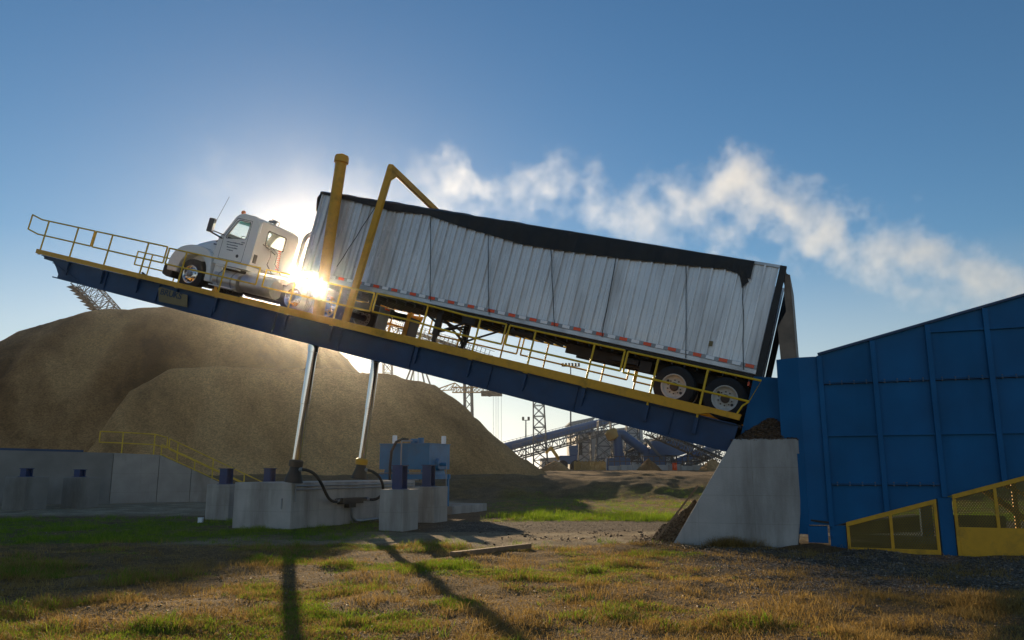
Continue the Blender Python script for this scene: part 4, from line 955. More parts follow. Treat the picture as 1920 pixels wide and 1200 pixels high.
# ------------------------------------------------------------------ hydraulic power unit
ho = W2H(atY(711, 880, 33.0)); hx0, hy0 = ho[0], ho[1]
hu = thing('hydraulic_power_unit', 'blue hydraulic oil tank unit on a steel stand with motor and hoses', 'hydraulic unit', 'H', (hx0+1.2, hy0+.8, 0))
TZ0, TZ1, TX, TY = 1.72, 2.74, 2.3, 1.9
m = MB().box(hx0, hx0+TX, hy0, hy0+TY, TZ0, TZ1).box(hx0-.03, hx0+TX+.03, hy0-.03, hy0+TY+.03, TZ1, TZ1+.03)
m.box(hx0+TX*.55, hx0+TX*.57, hy0-.02, hy0, TZ0, TZ1); tnk = m.build('tank', M['tankblue'], hu, bevel=.015)
m = MB()
for xx in (hx0+.06, hx0+TX-.06):
    for yy in (hy0+.06, hy0+TY-.06): m.box(xx-.06, xx+.06, yy-.06, yy+.06, .1, TZ0-.2)
m.box(hx0-.04, hx0+TX+.04, hy0-.02, hy0+.12, TZ0-.4, TZ0-.2).box(hx0-.04, hx0+TX+.04, hy0+TY-.12, hy0+TY+.02, TZ0-.4, TZ0-.2); m.box(hx0, hx0+.12, hy0, hy0+TY, TZ0-.4, TZ0-.2).box(hx0+TX-.12, hx0+TX, hy0, hy0+TY, TZ0-.4, TZ0-.2)
m.box(hx0, hx0+TX, hy0, hy0+.1, .12, .3).box(hx0+TX-.1, hx0+TX, hy0, hy0+TY, .12, .3)
for xx in (hx0+.3, hx0+TX-.3): m.prism([(xx-.15, TZ0-.2), (xx+.15, TZ0-.2), (xx+.1, TZ0), (xx-.1, TZ0)], hy0+.1, hy0+TY-.1, 'xz')
m.build('stand', M['tankblue'], hu, bevel=.008)
for xx, yy in ((hx0+.55, hy0+.25), (hx0+TX-.1, hy0+1.5)): MB().lathe([(0, .34), (.09, .34), (.1, .3), (.1, .02), (.06, 0)], (xx, yy, TZ1+.03), (0, 0, 1), 16).build('breather_cap', M['wrefl'], hu, smooth=True)
m = MB().tube((hx0+1.25, hy0+.4, TZ1+.14), (hx0+1.75, hy0+.4, TZ1+.14), .09, 14).tube((hx0+1.35, hy0+.4, TZ1+.03), (hx0+1.35, hy0+.4, TZ1+.2), .12, 14).tube((hx0+1.7, hy0+.4, TZ1+.03), (hx0+1.7, hy0+.4, TZ1+.26), .13, 14); m.build('filter_head', M['tankblue'], hu, smooth=True)
m = MB().lathe([(0, .12), (.2, .12), (.24, .06), (.24, 0), (.0, 0)], (hx0+TX+.0, hy0+.75, TZ0+.2), (1, 0, 0), 20).tube((hx0+TX+.12, hy0+.75, TZ0+.2), (hx0+TX+.42, hy0+.75, TZ0+.2), .07, 12); m.build('access_flange', M['tankblue'], hu, smooth=True)
m = MB().tube((hx0+1.1, hy0-.15, .5), (hx0+1.1, hy0-.15, TZ1+.12), .03, 8).tube((hx0+1.1, hy0-.15, TZ1+.12), (hx0+1.35, hy0+.3, TZ1+.14), .03, 8); m.tube((hx0+.1, hy0-.1, TZ0-.15), (hx0+TX, hy0-.1, TZ0-.15), .025, 8); m.tube((hx0+.1, hy0-.1, TZ0-.42), (hx0+TX-.4, hy0-.1, TZ0-.42), .025, 8)
m.build('pipework', M['galv'], hu, smooth=True)
MB().path([(hx0+1.2, hy0+.25, TZ1+.18), (hx0+1.0, hy0+.1, TZ1+.22), (hx0+.82, hy0-.1, TZ1+.08), (hx0+.7, hy0-.25, TZ1-.3), (hx0+.68, hy0-.3, TZ0+.1), (hx0+.7, hy0-.3, .9)], .055, 10).build('suction_hose', M['rubber'], hu, smooth=True)
m = MB().tube((hx0+1.0, hy0+.7, .95), (hx0+1.8, hy0+.7, .95), .22, 20).box(hx0+1.1, hx0+1.7, hy0+.5, hy0+.9, .5, .78); m.build('pump_motor', M['galv'], hu, smooth=True)
m = MB().path([(hx0+TX+.4, hy0+.75, TZ0+.15), (hx0+TX+.42, hy0+.75, 1.0), (hx0+TX+.3, hy0+.75, .4)], .02, 6); m.build('cable', M['galv'], hu)
m = MB().ring([(hx0-.4, hy0-.5), (hx0+TX+1.3, hy0-.5), (hx0+TX+1.3, hy0+TY+1.0), (hx0-.4, hy0+TY+1.0)], [(hx0-.2, hy0-.3), (hx0+TX+1.1, hy0-.3), (hx0+TX+1.1, hy0+TY+.8), (hx0-.2, hy0+TY+.8)], -.2, .3, 'xy').box(hx0-.2, hx0+TX+1.1, hy0-.3, hy0+TY+.8, -.2, .12)
pad = thing('containment_pad', 'low concrete kerbed pad under the blue hydraulic unit', 'concrete pad', 'H', (hx0, hy0, 0)); m.build('kerbed_slab', M['conc'], pad)
E_FOOT.append((hx0-.5, hx0+TX+1.4, hy0-.6, hy0+TY+1.1))
# ------------------------------------------------------------------ pier at the platform hinge
pr = thing('hinge_pier', 'tall battered grey concrete pier under the platform hinge, chips heaped on top', 'concrete pier', 'H', (.5, -1.6, 0))
m = MB().prism([(.36, 2.34), (1.92, 2.33), (1.53, -.3), (-1.12, -.3), (-1.1, .0), (-1.02, .12)], -1.95, -1.25, 'xz'); m.build('concrete_body', M['conc'], pr, bevel=.03)
E_FOOT += [(-1.1, 1.6, -2, -1.2), (-1.1, 1.6, 1.2, 2.0)]
def heap(name, label, cx, cy, z0, rx, ry, h, seed, matl='chips_dark', frame='H', sk=0, group=None):
    n = 44; gx_, gy_ = np.meshgrid(np.linspace(-1.1, 1.1, n), np.linspace(-1.1, 1.1, n)); rr = np.hypot(gx_, gy_+0)
    X, Y = cx+gx_*rx, cy+gy_*ry
    sh = np.clip(1-np.hypot(gx_-sk*(1-np.abs(gx_)), gy_)**1.15, -.03 if z0 > 1 else -.25, 1)
    Z = z0 + h*sh*(1+.5*(fbm(gx_*2.5+seed, gy_*2.5, 4, seed)-.5)) + .10*h*(fbm(gx_*11, gy_*11, 3, seed+2)-.5)*(sh > -.2)
    Pt = np.stack([X, Y, Z], -1)@FR[frame][0].T + FR[frame][1]
    o = grid_mesh(name, Pt[..., 0], Pt[..., 1], Pt[..., 2], M[matl]); tag(o, label, 'chip heap', group); return o
heap('bark_heap', 'dark heap of chips spilled on top of the concrete hinge pier', 1.08, -1.6, 2.33, .72, .3, .46, 3, sk=.1)
heap('bark_heap', 'brown chip spill banked against the left foot of the hinge pier', -.85, -1.2, -.05, .95, .68, 1.0, 5, sk=.15)
heap('bark_heap', 'dark litter banked in the gap between pier and yellow guard', 1.95, -2.0, -.05, 1.1, .6, .16, 9)
q = W2H(grd(700, 965)); 
m = thing('timber_plank', 'weathered timber plank leaning along the left slope of the concrete pier', 'plank', 'H', (-1.3, -1.6, 0)); MB().bar((-1.5, -1.85, .06), (-.5, -1.75, 1.3), .09, .04).build('board', M['wood'], m)
a, b = grd(848, 1046), grd(992, 1029); tp = thing('timber_plank', 'brown timber lying on the grass in the middle foreground', 'plank', 'W', tuple((a+b)/2)); MB().bar(a+(0, 0, .06), b+(0, 0, .06), .14, .1).build('board', M['wood'], tp, bevel=.008)
bx = grd(375, 980); sb = thing('marker_box', 'small white box on the ground before the left pedestal', 'box', 'W', tuple(bx)); m = MB().box(bx[0]-.06, bx[0]+.08, bx[1]-.06, bx[1]+.08, 0, .14); m.box(bx[0]-.07, bx[0]+.09, bx[1]-.07, bx[1]+.09, .14, .16); m.build('box_body', M['wrefl'], sb, bevel=.01)
# ------------------------------------------------------------------ receiving hopper
hop = thing('receiving_hopper', 'large blue ribbed steel receiving hopper with sloping roofline', 'hopper', 'H', (2.3, 0, 0))
XE = 13.0
topz = lambda x: 4.15+(x-2.28)*.252
botz = lambda x: .46+(x-2.24)*.29
YN = -1.9
m = MB().prism([(2.26, botz(2.26)), (2.28, topz(2.28)), (XE, topz(XE)), (XE, botz(XE))], YN, YN+.012, 'xz'); m.build('side_plate', M['hop_blue'], hop)
m = MB().prism([(2.26, botz(2.26)), (2.28, topz(2.28)), (XE, topz(XE)), (XE, botz(XE))], 1.9, 1.912, 'xz'); m.build('side_plate', M['hop_blue'], hop)
m = MB().add([(2.28, YN, topz(2.28)+.01), (XE, YN, topz(XE)+.01), (XE, 1.9, topz(XE)+.01), (2.28, 1.9, topz(2.28)+.01)], [(0, 1, 2, 3)])
m.bar((2.26, YN-.02, topz(2.26)+.02), (XE, YN-.02, topz(XE)+.02), .12, .05); m.build('roof_plate', M['steel_blue'], hop)
m = MB()
RX = [2.28+1.09*k for k in range(10)]
for i, x in enumerate(RX):
    m.box(x-.045, x+.02, YN-.07, YN, botz(x), topz(x)-.02); m.box(x-.045, x+.055, YN-.078, YN-.068, botz(x), topz(x)-.03)
m.build('vertical_ribs', M['hop_blue'], hop, bevel=.004)
for zz, bolted in ((3.52, 1), (2.38, 0), (1.36, 1), (4.52, 0)):
    m = MB(); fl = MB(); bo = MB()
    for i in range(len(RX)-1):
        x0, x1 = RX[i]+.06, RX[i+1]-.05
        if zz < botz(x1)+.1 or zz > topz(x0)-.12: continue
        if bolted:
            fl.box(x0, x1, YN-.05, YN, zz-.004, zz+.004); fl.box(x0, x1, YN-.004, YN, zz-.034, zz-.018); m.box(x0, x1, YN-.06, YN, zz-.018, zz-.004); m.box(x0, x1, YN-.0602, YN, zz+.004, zz+.018)
            for k in range(4): xx = x0+(k+.5)*(x1-x0)/4; bo.lathe([(0, .02), (.016, .02), (.018, 0)], (xx, YN-.06, zz-.03), (0, -1, 0), 6); bo.tube((xx, YN-.04, zz-.045), (xx, YN-.04, zz+.04), .016, 6)
        else: m.box(x0, x1, YN-.06, YN, zz-.016, zz+.016)
    rb_ = m.build('horizontal_rib', M['hop_blue'], hop)
    if bolted: fl.build('bolted_flange', M['dark'], rb_); bo.build('bolts', M['far_steel'], rb_)
# inlet cheek plates
m = MB()
m.add([(1.38, YN+.05, 2.0), (1.84, YN-.08, 2.0), (1.84, YN-.08, 4.11), (1.38, YN+.05, 4.10)], [(0, 1, 2, 3)])
m.add([(1.84, YN-.08, .5), (2.27, YN-.02, .5), (2.27, YN-.02, 4.12), (1.84, YN-.08, 4.11)], [(0, 1, 2, 3)])
m.add([(1.38, YN+.05, 2.0), (1.5, YN+.05, .3), (1.84, YN-.08, .3), (1.84, YN-.08, 2.0)], [(0, 1, 2, 3)])
for z in np.arange(.7, 3.6, .36): m.box(2.2, 2.24, YN-.06, YN-.02, z, z+.03)
o_ = m.build('inlet_cheek', M['hop_blue'], hop); md = o_.modifiers.new('t', 'SOLIDIFY'); md.thickness = .012
m = MB().prism([(.45, 2.3), (.85, 3.78), (1.42, 3.72), (1.46, 2.2)], YN+.35, YN+.37, 'xz').prism([(.45, 2.3), (.85, 3.78), (1.42, 3.72), (1.46, 2.2)], 1.5, 1.52, 'xz').prism([(.3, 1.5), (.5, 2.4), (2.3, 1.9), (2.3, 1.0)], YN+.37, 1.5, 'xz')
m.build('inlet_chute', M['hop_blue'], hop)
m = MB().box(1.38, 2.28, 1.78, 1.8, .5, 4.1); m.build('inlet_cheek', M['hop_blue'], hop)
for a_, b_ in ((2.24, 2.56), (4.33, 4.59), (8.3, 8.6)):
    for y0_, y1_ in ((YN-.04, YN+.3), (1.6, 1.9)): MB().box(a_, b_, y0_, y1_, -.3, botz(a_+.1)).build('support_leg', M['hop_blue'], hop, bevel=.006)
m = MB().box(1.80, 2.2, YN-.1, YN+.2, .13, .47)
for z in (.06, .26, .44): m.lathe([(0, .03), (.03, .03), (.03, 0)], (2.3, YN-.04, z), (0, -1, 0), 8)
m.build('bearing_box', M['hop_blue'], hop, bevel=.006)
m = MB().bar((1.8, YN-.05, .60), (2.25, YN-.05, .55), .05, .04); m.build('bracket', M['dark'], hop)
m = MB().prism([(2.4, .1), (4.2, .25), (4.2, .6), (2.4, .35)], .6, 1.7, 'xz'); m.box(2.4, 8.2, -1.0, 1.2, .02, .1); m.box(4.7, 6.0, .9, .95, .1, .62)
m.build('under_conveyor', M['far_brown'], hop)
E_FOOT.append((1.6, 13, -1.9, 2.0))
# yellow mesh guards
def clip_line(p, d, poly):
    t0, t1 = -99, 99; n = len(poly)
    for i in range(n):
        a, b = np.array(poly[i]), np.array(poly[(i+1) % n]); e = b-a; nn_ = np.array([e[1], -e[0]]); den = nn_@d; num = nn_@(a-p)
        if abs(den) < 1e-9:
            if num < 0: return None
            continue
        t = num/den
        if den > 0: t1 = min(t1, t)
        else: t0 = max(t0, t)
    return (t0, t1) if t1 > t0+1e-4 else None
def guard(label, x0, x1, zb, plate, mids):
    t = thing('mesh_guard', label, 'safety guard', 'H', ((x0+x1)/2, YN, 0), 'yellow mesh guards below the hopper'); fw = .06; y0, y1 = YN-.09, YN-.045
    tz = lambda x: botz(x)-.02+.03
    m = MB().prism([(x0, tz(x0)-.09), (x0, tz(x0)), (x1, tz(x1)), (x1, tz(x1)-.09)], y0, y1, 'xz')
    m.box(x0, x0+fw, y0+.002, y1-.002, zb, tz(x0)-.088).box(x1-fw, x1, y0+.002, y1-.002, zb, tz(x1)-.1)
    for q_ in mids: m.box(q_-fw/2, q_+fw/2, y0+.004, y1-.004, zb+.1, tz(q_)-.08)
    m.box(x0+fw, x1-fw, y0+.003, y1-.003, zb, zb+(.12 if not plate else .58))
    m.build('frame', M['yellow'], t, bevel=.006)
    zl = zb+.1 if not plate else zb+.56
    poly = [(x0+.03, zl), (x1-.03, zl), (x1-.03, tz(x1)-.05), (x0+.03, tz(x0)-.05)]
    m = MB(); L_ = 4
    for s_ in (1, -1):
        d = nrm(np.array([1.0, s_*1.35]))
        for k in np.arange(-4, 5, .05):
            r_ = clip_line(np.array([x0+k, zl]), d, poly)
            if r_:
                a = np.array([x0+k, zl])+d*r_[0]; b = np.array([x0+k, zl])+d*r_[1]; yy = y1-.012+.004*s_; n_ = np.array([-d[1], d[0]])*.010
                m.add([(a[0]-n_[0], yy, a[1]-n_[1]), (b[0]-n_[0], yy, b[1]-n_[1]), (b[0]+n_[0], yy, b[1]+n_[1]), (a[0]+n_[0], yy, a[1]+n_[1])], [(0, 1, 2, 3)])
    m.build('mesh', M['mesh'], t)
guard('smaller yellow mesh guard with wedge shape left of the blue leg', 2.57, 4.30, -.06, False, (3.43,))
guard('larger yellow mesh guard with solid lower plate at the right edge', 4.60, 8.28, -.06, True, (5.36, 6.3, 7.2))
yb = thing('yellow_brace', 'yellow crossed bracing seen through the right hand mesh guard', 'bracing', 'H', (6.2, 1.2, 0)); m = MB().bar((5.3, 1.3, 1.5), (6.7, 1.3, .35), .12).bar((5.6, 1.35, 1.6), (7.4, 1.35, .6), .08).bar((6.3, 1.3, .2), (6.3, 1.3, 1.7), .1); m.build('brace_bars', M['yellow'], yb)
# ================================================================== plant in the distance
def lattice(m, p, q, w0, w1, n, r, up=None):
    # four legged lattice between two points
    r = r*.8; p, q = np.array(p, float), np.array(q, float); d = nrm(q-p); up = np.array([0, 1.0, 0]) if up is None else np.array(up, float)
    a = nrm(np.cross(d, up)); b = np.cross(a, d)
    def c(t, i): w_ = (w0+(w1-w0)*t)/2; sx_, sy_ = ((-1, -1), (1, -1), (1, 1), (-1, 1))[i]; return p+(q-p)*t+a*sx_*w_+b*sy_*w_
    for i in range(4): m.bar(c(0, i), c(1, i), r)
    for k in range(n):
        for i in range(4):
            j = (i+1) % 4
            m.bar(c(k/n, i), c((k+1)/n, j), r*.6); m.bar(c(k/n, j), c((k+1)/n, i), r*.6); m.bar(c((k+1)/n, i), c((k+1)/n, j), r*.6)
def gz_(p): return float(land_z(np.array([p[0]]), np.array([p[1]]))[0])
def tower(label, xb, xt, yt, Y, w0, w1, n=5, r=.16, ztop=None, group='lattice trestle towers of the plant', matl='far_steel'):
    t_ = atY(xt, yt, Y); b_ = atY(xb, 885, Y); b_[2] = gz_(b_)-.1
    t = thing('lattice_tower', label, 'tower', 'W', tuple(b_), group); m = MB(); lattice(m, b_, t_, w0, w1, n, r)
    m.build('lattice_frame', M[matl], t); MB().box(b_[0]-w0*.65, b_[0]+w0*.65, b_[1]-w0*.65, b_[1]+w0*.65, b_[2]-.3, b_[2]+.35).build('footing', M['conc'], t); return t
tower('tall tapering lattice tower nearest the right foot of the chip pile', 1014, 1008, 700, 105, 1.9, 1.2, 9, .18)
tower('lattice trestle carrying the inclined conveyor, second from the left', 1096, 1096, 812, 118, 2.0, 1.7, 4, .16)
tower('lattice trestle in front of the pale building, third from left', 1133, 1133, 790, 112, 2.6, 1.7, 4, .16)
tower('lattice trestle beside the blue pipe, fourth from left', 1184, 1186, 795, 112, 2.4, 1.6, 5, .15)
tower('lattice trestle with the blue bin, fifth from the left', 1250, 1252, 815, 112, 2.2, 1.8, 4, .15)
tower('lattice trestle farthest right beside the concrete pier', 1305, 1305, 835, 115, 1.8, 1.6, 3, .14)
# light poles
def pole(label, x, ytop, Y, heads):
    t_ = atY(x, ytop, Y); b_ = atY(x, 885, Y); b_[2] = gz_(b_)-.1
    t = thing('light_pole', label, 'light pole', 'W', tuple(b_), 'floodlight poles'); MB().tube(b_, t_, .16, 10, .09).build('pole', M['far_steel'], t, smooth=True)
    m = MB(); s = heads/2*.42; m.bar(t_-np.array([s, 0, 0]), t_+np.array([s, 0, 0]), .1); t2 = m.build('crossarm', M['far_steel'], t)
    for k in range(heads):
        c = t_+np.array([-s+.84*s*2/.84*(k/(heads-1) if heads > 1 else .5), 0, .12])
        MB().obox(c+np.array([0, -.1, .12]), (.17, 0, 0), (0, .16, -.12), (0, .12, .16)).build('floodlight', M['dark'], t)
    return t
pole('tall floodlight mast whose lamp cluster shows between deck and trailer', 1070, 687, 122, 6)
pole('short twin lamp light pole beside the chip pile', 986, 788, 120, 2)
# inclined blue conveyor gallery
def conveyor(label, p, q, wd, hg, blue=True, n=16, cover=True, group='conveyors of the plant'):
    p, q = np.array(p, float), np.array(q, float); d = nrm(q-p); a = nrm(np.cross(d, (0, 0, 1))); b = np.cross(a, d)
    t = thing('belt_conveyor', label, 'conveyor', 'W', tuple((p+q)/2), group)
    m = MB(); L_ = np.linalg.norm(q-p)
    for s in (-1, 1):
        for h in (0, -hg): m.bar(p+a*s*wd/2+b*h, q+a*s*wd/2+b*h, .14)
        for k in range(n):
            x0, x1 = p+d*L_*k/n+a*s*wd/2, p+d*L_*(k+1)/n+a*s*wd/2
            m.bar(x0, x0-b*hg, .09); m.bar(x0-b*hg*(k % 2), x1-b*hg*((k+1) % 2), .08)
    for k in range(n*2): x0 = p+d*L_*k/(n*2); m.bar(x0+a*wd/2-b*hg, x0-a*wd/2-b*hg, .08)
    m.build('truss', M['far_brown' if not blue else 'far_steel'], t)
    if cover:
        vs = []; nn_ = 9
        for e in (p, q):
            for k in range(nn_): th = math.pi*k/(nn_-1); vs.append(e+a*math.cos(th)*wd*.55+b*(math.sin(th)*wd*.5+.1))
        m = MB().add(vs, [(k, k+1, nn_+k+1, nn_+k) for k in range(nn_-1)]+[tuple(range(nn_)), tuple(range(nn_, 2*nn_))[::-1]]); m.build('cover', M['far_blue'], t, smooth=True)
    else: m = MB().bar(p+b*.15, q+b*.15, wd*.9, .16); m.build('belt', M['rubber'], t)
    m = MB()
    for s in (-1, 1):
        m.bar(p+a*s*(wd/2+.9)-b*.2, q+a*s*(wd/2+.9)-b*.2, .7, .06)
        for h in (.5, 1.0): m.bar(p+a*s*(wd/2+1.2)+b*(h-.2), q+a*s*(wd/2+1.2)+b*(h-.2), .045)
        for k in range(n*2): x0 = p+d*L_*k/(n*2)+a*s*(wd/2+1.2); m.bar(x0-b*.2, x0+b*.8, .045)
    m.build('walkway', M['far_steel'], t); return t
conveyor('long inclined conveyor under a blue cover rising to the right', atY(940, 846, 104), atY(1145, 792, 124), 1.7, 1.5)
conveyor('dark open conveyor climbing behind the blue pipe to the right', atY(1118, 872, 112), atY(1300, 796, 118), 1.6, 1.2, False, 16, False)
conveyor('dark conveyor descending right towards the concrete pier', atY(1215, 800, 100), atY(1362, 864, 96), 1.3, 1.0, False, 12, False)
conveyor('short conveyor with bright cover low beneath the blue bin', atY(1265, 872, 112), atY(1345, 840, 116), 1.4, .9)
conveyor('stacker boom conveyor seen between deck and trailer floor', atY(700, 598, 92), atY(905, 668, 84), 1.5, 1.6, False, 14, False)
# the idlers give the boom conveyor behind the pile its saw edge
def boom(label, p, q):
    p, q = np.array(p, float), np.array(q, float); d = nrm(q-p); a = nrm(np.cross(d, (0, 1, 0))); L_ = np.linalg.norm(q-p)
    t = thing('stacker_boom', label, 'stacker boom', 'W', tuple(q)); m = MB(); lattice(m, p, q, 1.9, 1.5, 9, .12); m.build('lattice_frame', M['dark'], t)
    for s in (-1, 1):
        i_ = MB()
        for k in range(14):
            c = p+d*L_*(k+.5)/14+a*s*1.25; i_.obox(c, a*.28+d*.16, np.array([0, 1.1, 0]), nrm(d-a*s*.6)*.12)
        i_.build('idler_brackets', M['dark'], t); return t
boom('dark toothed stacker boom rising behind the tallest chip pile', atY(152, 524, 92), atY(240, 618, 92))
# hanging chute at the pile edge
c0 = atY(588, 645, 88); c1_ = atY(588, 694, 88); sc_ = thing('discharge_chute', 'brown discharge chute hanging at the pile edge behind the near cylinder', 'chute', 'W', tuple(c1_))
m = MB().box(c0[0]-.9, c0[0]+.95, 87.2, 88.8, c1_[2], c0[2]); m.prism([(c0[0]-2.4, c0[2]+.9), (c0[0]+.3, c0[2]+.5), (c0[0]+.95, c0[2]), (c0[0]-.9, c0[2]), (c0[0]-2.5, c0[2]-.4)], 87.3, 88.7, 'xz'); m.build('chute_box', M['far_brown'], sc_, bevel=.05)
m = MB(); lattice(m, (c0[0]-4.2, 88, c0[2]+2.2), (c0[0]+.2, 88, c0[2]+.6), 1.3, 1.3, 5, .12); m.build('chute_arm', M['far_steel'], sc_)
# crane works on the skyline behind the lower pile
tower('slim lattice mast on the skyline right of the far cylinder', 727, 727, 640, 112, 1.3, 1.2, 12, .15)
af = thing('frame_tower', 'pale splayed four legged frame on the skyline above the lower pile', 'tower', 'W', tuple(atY(780, 760, 118)))
m = MB()
for x0, x1 in ((757, 775), (767, 779), (797, 788), (808, 792)): m.bar(atY(x0, 725, 118), atY(x1, 680, 118), .22)
m.bar(atY(776, 715, 118), atY(776, 690, 118), .1); m.bar(atY(784, 715, 118), atY(784, 690, 118), .1); m.bar(atY(772, 690, 118), atY(792, 690, 118), .25)
for x0 in (757, 767, 797, 808): p = atY(x0, 725, 118); m.bar(p, (p[0]+(p[0]-atY(783, 725, 118)[0])*1.2, 118, gz_(p)), .22)
m.build('leg_frame', M['far_steel'], af)
cr = thing('gantry_crane', 'yellowish gantry crane with lattice jib and hanging cables beyond the pile', 'crane', 'W', tuple(atY(877, 880, 120)))
m = MB()
for x0, x1 in ((873, 871), (888, 884)):
    p = atY(x0, 885, 120); p[2] = gz_(p)-.1; m.bar(p, atY(x1, 715, 120), .45)
for k in range(9):
    y0, y1 = 875-k*18, 857-k*18; m.bar(atY(873, y0, 120), atY(887, y1, 120), .12); m.bar(atY(887, y0, 120), atY(873, y1, 120), .12)
m.build('leg_frame', M['far_steel'], cr)
m = MB(); lattice(m, atY(848, 731, 120), atY(925, 731, 120), .8, .8, 10, .12); m.bar(atY(805, 735, 120), atY(853, 718, 120), .16); m.bar(atY(853, 718, 120), atY(868, 730, 120), .16); m.bar(atY(845, 731, 120), atY(853, 718, 120), .14); m.bar(atY(815, 733, 120), atY(850, 731, 120), .14)
for k in range(5): m.bar(atY(812+k*9, 732, 120), atY(822+k*9, 727-k*1.6, 120), .08)
m.build('jib', M['orange'], cr)
m = MB().obox(atY(922, 738, 120), (1.6, 0, 0), (0, .8, 0), (0, 0, .35)); m.tube(atY(918, 738, 119.2), atY(918, 738, 120.8), .5, 12); m.build('sheave_head', M['far_brown'], cr)
m = MB()
for x in (925, 930, 934, 940): m.tube(atY(x, 738, 120), atY(x, 870, 120), .025, 5)
m.build('cable', M['galv'], cr)
# buildings
def shed(label, x0, x1, yt0, yt1, Y, depth, extra=None):
    a, b = atY(x0, yt0, Y), atY(x1, yt1, Y); z = gz_(a)-.2
    t = thing('process_building', label, 'building', 'W', (float(a[0]), Y, z), 'pale process buildings')
    m = MB().prism([(a[0], z), (a[0], a[2]), (b[0], b[2]), (b[0], z)], Y, Y+depth, 'xz')
    for k in np.arange(a[0]+.3, b[0], .6): m.box(k-.04, k+.04, Y-.04, Y, z, min(a[2], b[2])-.05)
    m.build('wall', M['far_wall'], t)
    m = MB().bar((a[0]-.3, Y+depth/2, a[2]+.12), (b[0]+.3, Y+depth/2, b[2]+.12), depth+.5, .2); m.build('roof', M['galv'], t)
    if extra is not None:
        o0, o1 = atY(extra[0], extra[1], Y), atY(extra[2], extra[3], Y); MB().box(o0[0], o1[0], Y-.08, Y-.045, o1[2], o0[2]).build('doorway', M['dark'], t)
    return t
shed('pale flat roofed building rising behind the inclined conveyor', 1071, 1113, 794, 784, 138, 12)
shed('pale clad building with dark loading opening behind the trestles', 1080, 1205, 815, 800, 128, 14, (1083, 822, 1092, 853))
shed('low pale building at the right behind the blue bin', 1190, 1262, 828, 822, 132, 12)
shed('long low pale building left of the trestles under the conveyor', 1016, 1062, 862, 858, 135, 9, (1022, 866, 1034, 872))
# blue ducting
dp = thing('blue_pipe', 'thick blue duct pipe slanting down with an elbow at its top', 'pipe', 'W', tuple(atY(1165, 880, 108)))
m = MB().path([atY(1160, 860, 108), atY(1158, 822, 108), atY(1160, 813, 108), atY(1168, 814, 108), atY(1180, 824, 108), atY(1218, 852, 108)], .62, 16); m.build('duct', M['far_blue'], dp, smooth=True)
m = MB().lathe([(.62, 0), (.9, .2), (.9, 1.2), (.6, 1.5), (0, 1.5)], atY(1152, 824, 108), (-.4, 0, .9), 16); m.build('fan_head', M['orange'], dp, smooth=True)
a = atY(1150, 880, 108); m = MB()
for x in (1146, 1157, 1166, 1176): p = atY(x, 885, 108); p[2] = gz_(p); m.bar(p, atY(1160+(x-1160)*.3, 838, 108), .25)
m.obox(atY(1158, 872, 108), (1.6, 0, 0), (0, 1, 0), (0, 0, .9)); m.build('support', M['far_blue'], dp)
bb = thing('blue_bin', 'dark blue rectangular feed bin on legs left of the concrete pier', 'bin', 'W', tuple(atY(1255, 875, 108)))
a, b = atY(1213, 828, 108), atY(1296, 848, 108); m = MB().prism([(a[0], b[2]-.3), (a[0]+.5, a[2]), (b[0], a[2]), (b[0], b[2]+.1), (b[0]-2, b[2]-.5)], 106.5, 110, 'xz'); m.build('bin_body', M['far_blue'], bb, bevel=.05)
m = MB()
for x in (1218, 1247, 1260, 1290): p = atY(x, 885, 108); p[2] = gz_(p)-.1; m.bar(p, atY(x, 846, 108), .3)
m.bar(atY(1209, 822, 105), atY(1243, 862, 105), .3); m.build('leg_frame', M['far_steel'], bb)
m = MB().obox(atY(1225, 866, 108), (1.5, 0, 0), (0, 1.2, 0), (0, 0, 1.2)); m.build('feed_box', M['far_blue'], bb)
# plank barrier, drums, low walls
bf = thing('plank_barrier', 'ochre plank barrier standing under the conveyor', 'barrier', 'W', tuple(atY(1105, 885, 100)))
m = MB(); a, b = atY(1076, 865, 100), atY(1136, 866, 100); z = gz_(a)
xs = np.linspace(a[0], b[0], 26)
for k in range(25): m.box(xs[k]+.01, xs[k+1]-.02, 100, 100.08, z, a[2]+.08*math.sin(k*2.3))
m.build('boards', M['orange'], bf)
for k, x in enumerate((1040, 1052)): pass
lw_ = thing('block_wall', 'low concrete block wall at the foot of the plant', 'wall', 'W', tuple(atY(1240, 885, 98))); lw_['kind'] = 'thing'; a, b = atY(1142, 878, 98), atY(1345, 876, 98); z = gz_(a); m = MB()
for k in range(9): x0 = a[0]+(b[0]-a[0])*k/9; m.box(x0, x0+(b[0]-a[0])/9-.06, 98, 98.7, z-.1, z+.55+.1*((k*7) % 3)); 
m.build('blocks', M['conc'], lw_)
m = MB()
for k in range(20): x = a[0]+(b[0]-a[0])*k/19; m.bar((x, 98.3, z+.5), (x, 98.3, z+1.7), .08)
for h in (1.1, 1.7): m.bar((a[0], 98.3, z+h), (b[0], 98.3, z+h), .08)
m.build('fence_rail', M['far_brown'], lw_)
dr_ = atY(1265, 876, 97); z = gz_(dr_); d_ = thing('steel_drum', 'small red drum standing by the plant yard wall', 'drum', 'W', (dr_[0], 97, z)); MB().lathe([(0, 0), (.29, 0), (.3, .03), (.29, .3), (.3, .33), (.29, .36), (.29, .86), (.3, .89), (.27, .9), (0, .9)], (dr_[0], 97, z), (0, 0, 1), 20).build('drum_body', M['red'], d_, smooth=True)
wh = thing('wheel_loader', 'yellow and blue loader vehicle parked under the long conveyor', 'loader', 'W', tuple(atY(1063, 884, 104)))
